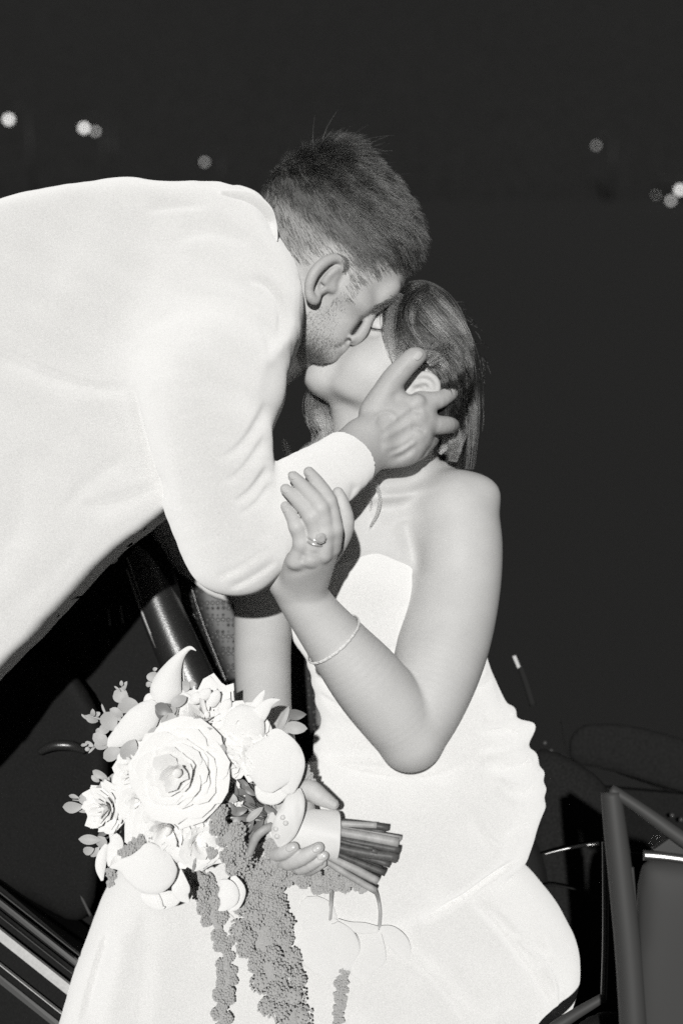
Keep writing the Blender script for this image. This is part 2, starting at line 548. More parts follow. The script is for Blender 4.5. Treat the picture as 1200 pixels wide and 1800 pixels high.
def tube(path, radii, seg=8, cap=True):
    """swept round tube: verts, faces in model units"""
    P = np.asarray(path, float); R = np.broadcast_to(np.asarray(radii, float), (len(P),))
    T = np.gradient(P, axis=0); T /= np.linalg.norm(T, axis=1, keepdims=True) + 1e-9
    up = np.array([0.3, 0.2, 1.0]); V = []; Fc = []
    for i in range(len(P)):
        a = np.cross(T[i], up); a /= np.linalg.norm(a) + 1e-9; b = np.cross(T[i], a)
        for s_ in range(seg):
            t = 2 * math.pi * s_ / seg
            V.append(P[i] + R[i] * (math.cos(t) * a + math.sin(t) * b))
    for i in range(len(P) - 1):
        for s_ in range(seg):
            a0 = i * seg + s_; a1 = i * seg + (s_ + 1) % seg
            Fc.append((a0, a1, a1 + seg, a0 + seg))
    if cap:
        Fc.append(tuple(range(seg))[::-1]); Fc.append(tuple(range((len(P) - 1) * seg, len(P) * seg)))
    return np.array(V), Fc
def join(items):
    V, Fc, n = [], [], 0
    for v, f in items:
        V.append(v); Fc += [tuple(int(i) + n for i in q) for q in f]; n += len(v)
    return np.vstack(V), Fc
def box(c, half, R=None):
    """box in model units"""
    v = np.array([[x, y, z] for x in (-1, 1) for y in (-1, 1) for z in (-1, 1)], float) * half
    if R is not None: v = v @ R.T
    return v + c, [(0, 1, 3, 2), (4, 6, 7, 5), (0, 4, 5, 1), (2, 3, 7, 6), (0, 2, 6, 4), (1, 5, 7, 3)]

def vnorm(o, n):
    """vertex normals of a mesh object in model axes"""
    a = np.zeros(len(o.data.vertices) * 3, dtype=np.float32)
    o.data.vertices.foreach_get('normal', a)
    return a.reshape(-1, 3)[:n].astype(float) @ RW
def vattr(o, name, vals):
    at = o.data.attributes.new(name, 'FLOAT', 'POINT')
    v = np.zeros(len(o.data.vertices), dtype=np.float32); v[:len(vals)] = vals
    at.data.foreach_set('value', v)
def mix_by_attr(m, name, col2):
    """blend the base colour towards col2 by a mesh attribute (hair density, lips, ...)"""
    n, l = m.node_tree.nodes, m.node_tree.links
    b = n['Principled BSDF']
    at = n.new('ShaderNodeAttribute'); at.attribute_name = name
    mx = n.new('ShaderNodeMix'); mx.data_type = 'RGBA'
    lk = b.inputs['Base Color'].links
    if lk: l.new(lk[0].from_socket, mx.inputs['A'])
    else: mx.inputs['A'].default_value = b.inputs['Base Color'].default_value
    mx.inputs['B'].default_value = (col2, col2, col2 * .98, 1)
    l.new(at.outputs['Fac'], mx.inputs['Factor'])
    l.new(mx.outputs['Result'], b.inputs['Base Color'])
# ------------------------------------------------------------------ materials of the figures
M_COAT = mat('white_wool', 0.715, rough=0.9, drough=1.0, spec=0.1, var=0.14, vscale=1300, bump=0.3, bscale=1400, sheen=0.05, var2=0.012, v2scale=30)
M_GOWN = mat('white_satin', 0.72, rough=0.7, drough=1.0, spec=0.15, var=0.13, vscale=1200, bump=0.28, bscale=1300, var2=0.012, v2scale=30)
M_SKINM = mat('skin_man', 0.455, rough=0.5, drough=0.0, spec=0.25, var=0.12, vscale=1100, bump=0.35, bscale=1100, sss=0.10, var2=0.05, v2scale=60)
M_SKINW = mat('skin_woman', 0.555, rough=0.5, drough=0.0, spec=0.25, var=0.09, vscale=1200, bump=0.3, bscale=1100, sss=0.10, var2=0.03, v2scale=40)
M_NAIL = mat('nail', 0.58, rough=0.25, spec=0.5, coat=0.3)
M_LASH = mat('lash', 0.02, rough=0.6)

# ================================================================== the bride's body
bf = Field()
headB = [(537,660),(541,645),(556,631),(575,621),(592,611),(602,600),(614,592),(624,580),(640,566),(660,546),(684,528),(712,514),(750,512),(788,535),
         (815,580),(826,640),(815,700),(790,745),(750,765),(705,752),(662,738),(632,722),(608,708),(590,706),(572,702),(554,690),(543,676)]
bf.add(inflate(headB, w0=-14, gain=3.3, cap=108, sp=3.0, wc=-14, tilt=(0, .22)), 2)
bf.add(ell(Q(655,650,58), (52,40,30), rotz(-36)), 34)                 # cheek
bf.add(ell(Q(625,690,42), (40,16,26), rotz(25)), 22)                  # jaw line
bf.add(ell(Q(566,662,4), (22,17,24), rotz(-30)), 34)                             # chin
bf.add(cone(Q(640,576,-30), Q(612,560,-48), 14, 12), 12)              # nose, beyond his
bf.add(ell(Q(661,572,34), (16,9,12), rotz(20)), 18)                  # closed lid
bf.add(ell(Q(690,545,26), (22,11,14), rotz(-30)), 24)                 # brow bone
bf.fold([(640,570),(655,574),(672,580)], 3.0, -3.0, w=70, wmin=30)
bf.fold([(633,577),(650,586),(668,590)], 5, -1.5, w=70, wmin=30)
# ear
be = bf.front(740, 682) or 95
bf.chain([(716,672,be-4,5),(726,664,be+4,6),(740,659,be+9,6.5),(754,660,be+12,6.5),(765,669,be+12,6.5),(768,682,be+10,6.5),(762,693,be+7,6),(750,699,be+4,6),(735,698,be+2,6),(720,692,be+1,6.5),(711,686,be+1,6.5)], 4)
bf.add(ell(Q(738,681,be), (26,14,9), rotz(-12)), 6)
bf.chain([(728,676,be+7,4),(742,671,be+10,4),(753,674,be+11,4),(756,684,be+9,4),(746,690,be+7,4)], 5)
bf.cut(ell(Q(734,684,be+10), (10,5,7), rotz(-10)), 4)
# neck, collar, chest
bf.add(cone(Q(690,725,-24), Q(662,850,-30), 82, 80), 26)
bf.add(cone(Q(635,720,-10), Q(648,840,-10), 52, 58), 24)
torsoB = [(520,900),(560,850),(620,822),(700,806),(752,800),(800,826),(845,860),(860,910),(850,980),(828,1080),(800,1180),(790,1290),(815,1400),(760,1480),
          (640,1480),(575,1400),(560,1290),(552,1200),(530,1120),(512,1040),(506,960)]
bf.add(inflate(torsoB, w0=-60, gain=2.6, cap=150, sp=5.0), 30)
bf.add(ell(Q(640,1060,30), (95,75,80)), 40)                           # bust
bf.add(ell(Q(835,868,20), (40,30,40)), 40)
bf.fold([(640,874),(700,872),(760,858),(820,850)], 10, 7.0, w=50, wmin=0)            # collar bone
bf.fold([(650,896),(710,892),(780,880)], 18, -5.0, w=50, wmin=0)
bf.fold([(650,852),(700,850),(750,838)], 12, -4.0, w=50, wmin=0)
bf.add(cone(Q(640,1380,-40), Q(470,1560,70), 95, 80), 40)            # thighs under the skirt
bf.add(cone(Q(730,1400,-40), Q(680,1640,40), 95, 80), 40)
bf.add(cone(Q(470,1560,90), Q(400,2150,60), 80, 45), 30)
bf.add(cone(Q(680,1640,40), Q(640,2200,40), 75, 45), 30)
bf.add(cone(Q(400,2150,60), Q(360,2190,180), 40, 28), 20)
bf.add(cone(Q(640,2200,60), Q(600,2240,180), 40, 28), 20)
# near arm: shoulder, elbow, forearm
bf.chain([(800,905,24,75),(806,960,42,75),(802,1030,62,75),(786,1105,92,77),(768,1170,124,74),(748,1235,155,64),(722,1292,178,55)], 26, n=6)
bf.add(ell(Q(716,1318,172), (34,30,34)), 22)
bf.chain([(722,1296,180,54),(690,1250,192,60),(646,1196,206,60),(600,1140,222,51),(560,1090,236,43),(530,1048,248,39),(515,1026,256,36)], 7, n=6)
bf.add(ell(Q(760,955,24), (30,44,36)), 24)
bf.fold([(708,915),(722,955),(737,1010)], 15, -7, w=70, wmin=10)
# near hand: over his sleeve
for (x, y, w_, r) in ((578,962,326,17),(562,972,334,18),(543,980,334,18),(520,986,326,17)):
    bf.add(cone(Q(509 + (x - 509) * .55, 1024, 268), Q(x, y, w_), 27, r), 12)
bf.add(cone(Q(500,1012,258), Q(530,1002,268), 27, 27), 14)
FINGB = [
    [(580,960,330,17.0),(586,930,346,14.2),(577,882,352,13.1),(560,852,340,11.2),(543,830,322,8.7)],
    [(566,972,340,16.5),(572,935,352,14.0),(563,893,362,13.4),(541,864,352,11.6),(516,838,332,8.8)],
    [(545,982,340,16.0),(556,945,352,13.8),(547,908,361,13.2),(528,884,352,11.4),(502,860,334,8.6)],
    [(522,986,334,16.0),(530,955,348,12.9),(521,926,356,11.8),(513,908,350,10.1),(502,890,334,8.1)],
]
for fg in FINGB:
    bf.chain(fg, 3, n=4)
    for j in (1, 2):
        x, y, w_, r = fg[j]
        bf.add(ell(Q(x, y, w_ + 3), (r * 1.0, r * 1.0, r * .95)), 4)
bf.chain([(556,1002,270,19),(594,950,282,17),(606,918,292,15),(600,884,296,12),(594,866,294,9)], 8)   # thumb round the sleeve
bf.fold([(500,1006),(525,1003),(550,992),(568,980)], 7, -2, w=310, wmin=250)
bf.fold([(548,985),(553,968)], 6, -2.5, w=350, wmin=300); bf.fold([(530,990),(535,972)], 6, -2.5, w=350, wmin=300)
# far arm and the hand round the bouquet
bf.chain([(560,880,-110,62),(500,930,-80,58),(468,1010,-40,53),(462,1110,20,50),(462,1180,70,48),(468,1260,130,43),(485,1330,190,36),(503,1385,236,31)], 22)
bf.chain([(503,1385,236,30),(515,1420,250,34),(520,1452,258,34)], 14)
bf.chain([(512,1392,256,20),(542,1388,276,17),(562,1400,284,14.5),(586,1414,286,9)], 6)                   # thumb
for fg in ([(492,1472,262,15),(482,1499,290,12.5),(498,1498,312,11.5),(516,1489,319,8.5)],
           [(505,1477,258,15),(500,1514,288,13.5),(530,1507,314,12.5),(560,1490,320,9)],
           [(520,1482,250,14),(522,1523,280,12),(546,1518,304,10.5),(570,1504,312,7.5)],
           [(535,1480,240,15),(540,1524,266,12),(552,1522,290,11),(566,1517,298,8)]):
    bf.chain(fg, 3)

bride, VB, FB = multi('person', [(bf, (-230,-420,-200), (320,680,420), 2.2, 0), (bf, (-230,-100,-330), (320,1420,300), 9.0, 5)], M_SKINW, None, 2)
tag(bride, 'seated bride in a strapless white gown leaning back into a kiss', 'person')

def patch(name, field, c, ru, rv, ang, m, parent, lift=1.2, thick=2.4, n=9, bulge=1.5, wstart=None):
    """a thin oval plate (nail) laid on the near surface of a field"""
    a = math.radians(ang); vs = []; fs = []
    cw = field.front(*c) if wstart is None else field.front(*c, w_hi=wstart)
    if cw is None: return None
    rings = 4; seg = 14
    P = [Q(c[0], c[1], cw)]
    for r in range(1, rings + 1):
        for s_ in range(seg):
            t = 2 * math.pi * s_ / seg
            x = ru * r / rings * math.copysign(abs(math.cos(t)) ** .7, math.cos(t)); y = rv * r / rings * math.copysign(abs(math.sin(t)) ** .8, math.sin(t))
            px, py = c[0] + x * math.cos(a) - y * math.sin(a), c[1] + x * math.sin(a) + y * math.cos(a)
            w_ = field.front(px, py, w_hi=(cw + 30))
            if w_ is None or w_ < cw - 9: w_ = cw - 9 * (r / rings) ** 2
            P.append(Q(px, py, w_))
    P = np.array(P)
    top = P.copy(); top[:, 2] += lift
    top[0, 2] += bulge * .3
    bot = P.copy(); bot[:, 2] -= thick
    N = len(P)
    V = np.vstack([top, bot])
    for s_ in range(seg):
        fs.append((0, 1 + (s_ + 1) % seg, 1 + s_))
    for r in range(rings - 1):
        for s_ in range(seg):
            a0 = 1 + r * seg + s_; a1 = 1 + r * seg + (s_ + 1) % seg
            fs.append((a0, a1, a1 + seg, a0 + seg))
    r0 = 1 + (rings - 1) * seg
    for s_ in range(seg):
        a0 = r0 + s_; a1 = r0 + (s_ + 1) % seg
        fs.append((a0, a1, a1 + N, a0 + N))
    return mesh_obj(name, V, fs, m, parent)

for c, ru, rv, ang in (((540,830),7,5.2,-125),((513,836),7.5,5.4,-130),((500,860),7.2,5.2,-125),((500,895),5.5,4.5,-110),
                       ((584,1412),10,5.5,25),((511,1490),9.5,6,-22),((557,1491),9.5,6.2,-35),((566,1505),9.5,5.2,-22),((563,1518),5.5,3.6,-10)):
    patch('nail', bf, c, ru, rv, ang, M_NAIL, bride)

# ================================================================== the groom's body
gf = Field()
headM = [(714,462),(722,435),(720,395),(704,345),(678,308),(640,280),(595,264),(540,278),(494,300),(466,335),(458,385),(470,430),(496,470),(516,520),(522,570),(524,615),(530,642),
         (541,652),(556,640),(574,629),(590,622),(599,616),(604,608),(611,602),(618,594),(630,578),(644,563),(656,553),(675,545),(692,529),(705,509),(713,488)]
gf.add(inflate(headM, w0=0, wc=0, gain=3.4, cap=116, sp=3.0), 2)
gf.add(ell(Q(622,522,66), (42,27,32), rotz(45)), 26)                  # cheek bone
gf.add(ell(Q(562,585,50), (34,56,34), rotz(-25)), 26)                 # jaw muscle
gf.add(ell(Q(600,570,52), (26,40,24), rotz(38)), 22)                  # cheek down to the mouth
gf.add(ell(Q(672,526,46), (36,15,24), rotz(-40)), 18)                 # brow ridge
gf.cut(ell(Q(658,560,64), (15,9,30), rotz(-40)), 12)                  # eye socket
gf.add(ell(Q(648,560,40), (12,9,14), rotz(-40)), 8)                   # closed lid
gf.chain([(652,550,50,9),(645,565,56,9.5),(636,582,60,11),(629,592,60,10.5),(622,599,56,9)], 5)     # nose
gf.add(ell(Q(620,594,66), (9,7,7), rotz(-45)), 4)
gf.cut(ell(Q(612,599,62), (7,3.6,10), rotz(-25)), 3)                  # nostril
gf.chain([(607,606,44,8),(600,612,48,8.5),(592,618,44,8)], 7)         # lips
gf.fold([(640,556),(628,574),(616,590)], 4, -5, w=70, wmin=30)
gf.fold([(604,604),(596,610),(588,613)], 3, -3, w=60, wmin=20)
gf.add(cone(Q(560,520,-10), Q(430,560,-30), 90, 110), 30)             # neck into the collar
# ear
ew = gf.front(575, 492)
ear = [(603,470,ew+4,6),(600,459,ew+10,8),(590,454,ew+16,8.5),(577,457,ew+22,9),(563,467,ew+26,9.5),(552,480,ew+27,9.5),(545,496,ew+26,9),(543,510,ew+23,8),(546,522,ew+19,9),(553,528,ew+14,8.5),(558,518,ew+10,7)]
gf.chain(ear, 4)
gf.add(ell(Q(575,490,ew+4), (34,17,12), rotz(-50)), 6)
gf.cut(cone(Q(594,467,ew+16), Q(574,478,ew+18), 3.6, 4.6), 3)
gf.cut(cone(Q(574,478,ew+18), Q(559,496,ew+18), 5.0, 6.5), 3)
gf.cut(ell(Q(566,500,ew+14), (9,6,9), rotz(-50)), 4)
gf.chain([(590,474,ew+12,5),(580,482,ew+16,5),(570,495,ew+13,5)], 6)
gf.add(ell(Q(584,505,ew+2), (8,10,8)), 6)
# right hand on her cheek and neck
hand = [(631,738),(636,710),(660,682),(684,660),(704,676),(716,694),(742,700),(764,708),(764,742),(758,770),(748,790),(735,808),(716,818),(690,822),(664,818),(646,792)]
gf.add(inflate(hand, w0=112, wc=112, gain=1.9, cap=33, sp=2.0, tilt=(-0.16,0.0)), 8)
gf.add(cone(Q(640,782,132), Q(672,765,122), 46, 40, (np.array([0.35,0.2,0.9])/np.linalg.norm([0.35,0.2,0.9]), 1.45)), 14)
gf.add(cone(Q(590,830,168), Q(645,780,134), 48, 44, (np.array([0.35,0.2,0.9])/np.linalg.norm([0.35,0.2,0.9]), 1.4)), 14)
FINGM = [
    [(668,705,122,22),(690,668,128,20.5),(714,641,130,18.2),(727,629,128,17.5),(735,626,124,14)],    # thumb
    [(738,706,106,18),(768,704,94,15.5),(789,693,70,13.5),(803,683,42,11)],                               # index
    [(738,735,108,18.5),(764,746,94,16.5),(785,747,72,15),(794,748,42,13)],                             # middle
    [(734,768,104,19),(748,776,84,16),(758,772,52,13)],
    [(712,797,100,19),(736,792,80,16),(750,782,50,12)],
]
for fg in FINGM: gf.chain(fg, 8)
for (x, y, r) in ((733,705,11),(735,733,11),(732,765,10),(716,795,10)):
    gf.add(ell(Q(x, y, 127), (r, r, 9)), 10)
for pts, wd, am in (([(664,760),(690,740),(722,712)],5,2.6),([(668,772),(700,756),(728,738)],5,2.6),([(670,790),(700,782),(726,766)],5,2.4),
                    ([(655,745),(664,730),(684,726),(700,738)],3.2,2.4),([(684,800),(700,796),(722,782),(732,774)],4,3.2),([(694,806),(712,798),(728,786)],5,-3.0),
                    ([(667,795),(672,760),(664,740)],7,-2.0),([(690,690),(700,705),(722,706)],7,-2.4),([(720,722),(730,722),(742,726)],4,-2.6),([(722,752),(735,752),(748,760)],4,-2.6),
                    ([(718,645),(726,655)],2,-.8),([(714,648),(722,660)],2,-.8)):
    gf.fold(pts, wd, am * 1.15, w=140, wmin=90)
# body inside the clothes
gf.add(cone(Q(430,560,-30), Q(330,620,-20), 115, 170), 60)
gf.add(cone(Q(330,620,-20), Q(60,780,-20), 170, 190), 60)
gf.add(cone(Q(60,780,-20), Q(-300,1010,-20), 185, 170), 60)
gf.chain([(400,560,150,100),(357,690,222,80),(392,880,256,66),(418,950,264,58),(520,880,220,52),(600,822,160,45)], 30)
gf.chain([(330,700,-210,90),(330,900,-250,70),(440,1010,-260,50),(500,960,-250,40)], 30)
gf.add(ell(Q(520,945,-250), (40,26,22)), 14)
for sgn in (-1, 1):
    gf.chain([(-320,1060,sgn*130-20,110),(-300,1500,sgn*130-20,80),(-380,2150,sgn*130-20,55)], 30)
    gf.chain([(-380,2170,sgn*130-20,48),(-260,2190,sgn*130,30)], 20)
groom, VM, FM = multi('person', [(gf, (-165,-680,-140), (230,-60,250), 2.2, 0), (gf, (-1010,-480,-460), (230,1420,420), 10.0, 8)], M_SKINM, None, 2)
tag(groom, 'man with short dark hair in a white dinner jacket bending down to kiss the bride', 'person')
patch('nail', gf, (735,625), 9.5, 6.5, -50, M_NAIL, groom)

# ================================================================== jacket and trousers
jf = Field()
torsoJ = [(-560,560),(-400,470),(-250,420),(-120,398),(0,371),(60,353),(150,336),(205,326),(235,323),(262,328),(310,334),(350,331),(400,331),(440,336),(462,346),(470,360),(470,392),(482,408),(500,436),(516,462),
          (527,500),(530,535),(527,572),(516,604),(498,628),(482,645),(472,662),(440,760),(380,840),(312,892),(280,920),(240,949),(205,975),(190,990),(100,1088),(0,1190),(-120,1330),(-300,1420),(-480,1300),(-580,1000),(-620,760)]
jf.add(inflate(torsoJ, w0=140, wc=140, gain=5.0, cap=110, sp=6.0, tilt=(0,.22), gain_b=1.1, cap_b=330), 2)
jf.add(ell(Q(372,530,110), (66,110,118), rotz(10)), 80)              # shoulder
SLV = [(420,560,120,110),(385,640,182,112),(360,700,220,112),(371,770,246,96),(384,840,262,91),(396,900,270,88),(414,952,272,80)]
jf.chain([(398,545,80,84),(390,610,165,96),(378,665,226,108)], 80)
jf.chain([(392,610,180,78),(380,660,224,100),(366,705,254,106),(364,735,268,103)], 26)
jf.chain([(368,728,250,90),(365,750,274,99),(371,775,286,96),(384,840,294,91),(396,900,294,88),(414,952,286,80)], 5)
jf.chain([(418,952,284,78),(455,925,262,76),(510,885,236,72),(560,848,200,62),(612,808,160,52),(640,786,140,49)], 22)
jf.cut(cone(Q(652,775,128), Q(730,715,80), 70, 60), 6)              # trimmed square at the cuff
jf.cut(cone(Q(625,795,150), Q(700,740,105), 41, 41), 5)               # hollow cuff
jf.chain([(330,700,-210,125),(330,900,-250,95),(440,1010,-260,72),(490,970,-250,56)], 30)   # far sleeve
# collar stand and lapel
jf.chain([(400,348,40,14),(436,352,56,17),(456,366,66,16),(460,392,80,13),(478,420,96,10),(500,462,104,8)], 9)
jf.fold([(352,342),(395,352),(440,372),(468,392)], 8, -5, w=60, wmin=-20)
jf.fold([(396,336),(430,352),(466,380)], 5, -4, w=50, wmin=-20)
jf.cut(cone(Q(545,470,-10), Q(450,540,-60), 74, 62), 12)               # the neck opening
FOLDS = [
    ([(-20,612),(40,636),(100,662),(170,680),(242,684)], 10, -7, -.65), ([(20,640),(100,690),(200,700)], 30, 3, 0),
    ([(150,890),(200,882),(260,862),(300,836)], 13, -8, -.65), ([(120,896),(165,842),(222,804)], 12, -6, -.65),
    ([(30,800),(46,870),(36,960)], 18, -5, .5), ([(150,955),(105,1005),(30,1068)], 16, -6, .5), ([(90,940),(50,1010),(0,1070)], 26, 4, 0),
    ([(436,492),(462,500),(482,524),(490,556),(486,600)], 7, -6, .6), ([(452,560),(470,600),(476,640)], 8, -4, .6),
    ([(394,812),(420,798),(446,766),(470,712)], 7, -7, -.6), ([(404,850),(436,826),(470,770)], 6, -6, -.6), ([(420,884),(448,862),(474,822)], 6, -7, -.6), ([(428,905),(456,884),(478,850)], 5, -5, -.6),
    ([(392,1012),(430,996),(478,962)], 7, -7, .6), ([(412,1030),(450,1012),(490,984)], 6, -6, .6), ([(404,985),(440,968),(482,930)], 8, -4, .6),
    ([(300,770),(318,840),(330,910)], 20, 3, 0), ([(290,800),(310,870),(336,940)], 9, -3, .5),
    ([(600,905),(616,870),(626,850)], 7, -4, .5), ([(540,905),(575,880),(600,850)], 12, -3, .5),
    ([(250,358),(300,352),(360,350)], 10, -3, .5), ([(300,416),(370,402),(440,420)], 18, -3, .5), ([(100,480),(200,520),(300,560)], 40, 4, 0),
    ([(242,682),(256,740),(276,810),(302,884)], 7, -9, -.5),
]
for pts, wd, am, asy in FOLDS:
    jf.fold(pts, wd, am, w=250, wmin=40, asym=asy)
jf.disp(lambda P: 2.0 * np.sin(P[:, 0] * .021 + P[:, 1] * .013 + 1) * np.sin(P[:, 1] * .019 - P[:, 2] * .012) + 1.0 * np.sin(P[:, 0] * .05 - P[:, 1] * .04) * np.sin(P[:, 1] * .06), (0, 0, 0), 2000)
jacket, VJ, FJ = multi('jacket', [(jf, (-660,-680,-60), (110,300,460), 3.4, 0), (jf, (-1230,-680,-420), (110,640,460), 9.0, 4)], M_COAT, groom, 1)
tf = Field()
for sgn in (-1, 1):
    tf.chain([(-320,1040,sgn*130-20,185),(-300,1500,sgn*130-20,125),(-380,2130,sgn*130-20,95)], 40)
tf.add(cone(Q(-260,980,-20), Q(-330,1120,-20), 210, 230), 40)
solid('trousers', tf, (-1250,-200,-460), (-500,1420,420), 8.0, M_COAT, groom, 1)
# front button with its loop of thread
btn = Field(); btn.add(ell(Q(196,980,10), (12,12,7)), 2); btn.cut(ell(Q(196,980,18), (7,7,3)), 2)
solid('button', btn, Q(196,980,10) - 18, Q(196,980,10) + 18, 1.5, M_COAT, jacket, 1)

# ================================================================== the gown
df = Field()
bod = [(525,975),(556,950),(580,940),(610,930),(640,920),(668,915),(700,916),(735,930),(768,960),(790,1010),(800,1060),(838,1110),(852,1148),(862,1178),(872,1205),(886,1232),(905,1258),(900,1330),(880,1420),
       (700,1440),(545,1362),(551,1330),(553,1296),(565,1270),(561,1250),(552,1234),(556,1222),(546,1200),(549,1190),(538,1172),(542,1162),(530,1148),(512,1122),(498,1098),(495,1075),(505,1045),(522,1024)]
df.add(inflate(bod, w0=-40, wc=-20, gain=3.0, cap=165, sp=4.0), 2)
df.add(ell(Q(640,1065,48), (100,76,80)), 40)
# flat cut along the neckline so the edge of the bodice stands a little off the skin
necl = [(470,1034),(540,1014),(580,1000),(610,991),(640,979),(668,971),(690,978),(712,990),(735,1003),(775,1015),(880,1080)]
nl = np.array([Q(x, y, 80)[:2] for x, y in necl])
def above(P):
    yy = np.interp(P[:, 0], nl[:, 0], nl[:, 1])
    return P[:, 1] - yy + 0.0
df.ops.append(('s', Prim(lambda P: above(P), (0, 100, 0), 2000), 2.5))
def sgn_cut(P): return above(P)
hip = [(545,1345),(620,1342),(700,1345),(760,1330),(820,1230),(850,1160),(866,1185),(886,1225),(908,1264),(946,1270),(936,1294),(924,1315),(946,1326),(946,1348),(965,1358),(950,1373),(966,1388),(951,1401),(962,1416),(950,1440),(940,1468),(930,1498),(914,1526),
       (850,1570),(780,1620),(690,1660),(560,1690),(420,1690),(330,1600),(300,1500),(400,1420),(500,1370)]
df.add(inflate(hip, w0=30, wc=40, gain=2.0, cap=170, sp=5.0, tilt=(-0.10,0.28)), 5)
skirt = [(195,1552),(240,1500),(320,1440),(480,1400),(650,1420),(800,1470),(900,1520),(918,1528),(950,1560),(984,1600),(1008,1645),(1022,1692),(1019,1735),(998,1782),(990,1850),(1010,2000),(1040,2200),(980,2330),(500,2360),(60,2330),(0,2200),(60,1960),(104,1805),(122,1738),(142,1678),(166,1610)]
df.add(inflate(skirt, w0=10, wc=60, gain=3.2, cap=200, sp=6.0, tilt=(-0.05,0.12)), 6)
GF = [
    # ruching on the bodice
    ([(542,1166),(580,1176),(625,1190)], 7.0, 6.0, 0),([(548,1192),(590,1208),(640,1222)], 7.0, 6.0, 0),([(556,1224),(600,1246),(650,1262)], 8.0, 7.5, 0),([(560,1250),(600,1278),(650,1300)], 9.0, 6.0, 0),
    ([(545,1180),(585,1194),(630,1206)], 4.2, -6.0, .6),([(552,1208),(596,1228),(645,1242)], 4.2, -6.0, .6),([(558,1238),(600,1262),(650,1282)], 5.1, -6.0, .6),
    ([(660,1165),(690,1150),(720,1140)], 5.1, -6.0, .6),([(650,1180),(684,1166),(712,1160)], 8.0, 6.0, 0),
    ([(862,1160),(845,1175),(820,1195)], 4.2, -7.5, .6),([(872,1196),(850,1206),(820,1220)], 6.0, 6.0, 0),([(866,1180),(846,1190),(820,1205)], 5.0, 6.0, 0),([(880,1215),(850,1222),(815,1236)], 4.2, -6.0, .6),
    # seam where the bodice meets the lap
    ([(548,1358),(600,1352),(680,1352),(740,1356)], 6.8, -7.5, .6),([(640,1385),(720,1378),(800,1385)], 11.9, -4.5, .6),
    # ruffle down the side
    ([(939,1274),(905,1282),(860,1282)], 7.0, 9.0, 0),([(930,1312),(900,1304),(850,1300)], 5.1, -9.0, .6),([(942,1330),(900,1338),(840,1342)], 7.0, 9.0, 0),([(948,1356),(915,1368),(860,1360)], 5.1, -9.0, .6),
    ([(958,1362),(915,1350),(850,1352)], 5.0, 6.0, 0),([(956,1386),(920,1392),(880,1372)], 6.0, 7.5, 0),([(952,1402),(925,1412),(890,1398)], 4.2, -9.0, .6),([(953,1440),(915,1420),(880,1390)], 7.0, 6.0, 0),
    ([(945,1460),(910,1470),(890,1480)], 4.2, -6.0, .6),([(936,1480),(890,1490),(860,1478)], 7.0, 4.5, 0),([(880,1500),(850,1470),(830,1430)], 8.5, -4.5, .6),
    ([(914,1528),(860,1556),(800,1592),(740,1620)], 6.0, -18.0, -.3),([(905,1500),(850,1545),(790,1580)], 16.0, 7.5, 0),
    # skirt
    ([(830,1590),(880,1640),(930,1710),(980,1790)], 8.5, -12.0, .6),([(850,1580),(910,1640),(960,1700)], 22.0, 10.5, 0),([(900,1650),(960,1690),(985,1740),(990,1800)], 7.6, -10.5, .6),([(960,1650),(975,1700),(985,1760)], 12.0, 7.5, 0),
    ([(700,1660),(770,1720),(830,1800)], 13.6, -7.5, .6),([(730,1650),(800,1700),(860,1780)], 26.0, 7.5, 0),
    ([(190,1640),(172,1700),(150,1790)], 13.6, -12.0, .6),([(225,1620),(215,1700),(200,1800)], 26.0, 10.5, 0),([(300,1660),(290,1740),(280,1800)], 30.0, 7.5, 0),([(255,1600),(250,1700),(240,1800)], 15.3, -7.5, .6),
    ([(600,1730),(640,1760),(700,1800)], 22.0, 6.0, 0),([(640,1560),(720,1570),(790,1600)], 17.0, -4.5, .6),([(560,1560),(640,1600),(720,1640)], 26.0, 6.0, 0),
]
for pts, wd, am, asy in GF:
    df.fold(pts, wd, am, w=160, wmin=-60, asym=asy)
df.disp(lambda P: 1.6 * np.sin(P[:, 0] * .024 + P[:, 1] * .011) * np.sin(P[:, 1] * .017 + P[:, 0] * .008) + .8 * np.sin(P[:, 0] * .06 + P[:, 1] * .03) * np.sin(P[:, 1] * .05), (0, 0, 0), 3000)
gown, VD, FD = multi('gown', [(df, (-560,30,-100), (470,1000,420), 3.6, 0), (df, (-640,120,-330), (470,1460,420), 9.0, 4)], M_GOWN, bride, 1)

# turned-down jacket collar at the nape
def onj(pts, lift): return [(x, y, (jf.front(x, y) or 60) + lift, h) for x, y, h in pts]
# ================================================================== hair, brows, stubble, lashes
H_MAN = hairmat('hair_dark', 0.06, 0.28, 0.4, 0.6)
H_STUB = hairmat('hair_stubble', 0.07, 0.5, 0.6)
H_LOCK = hairmat('hair_flash_lit', 0.26, 0.24, 0.4, 0.5)  # paler copy of her brown hair, flash highlights put into the colour
H_BRIDE = hairmat('hair_brown', 0.032, 0.22, 0.4, 0.6)
M_SCALP = mat('scalp', 0.10, rough=0.8, spec=0.1, var=0.35, vscale=700)
M_HAIRBASE = mat('hair_base', 0.02, rough=0.7, spec=0.2, var=0.3, vscale=300)

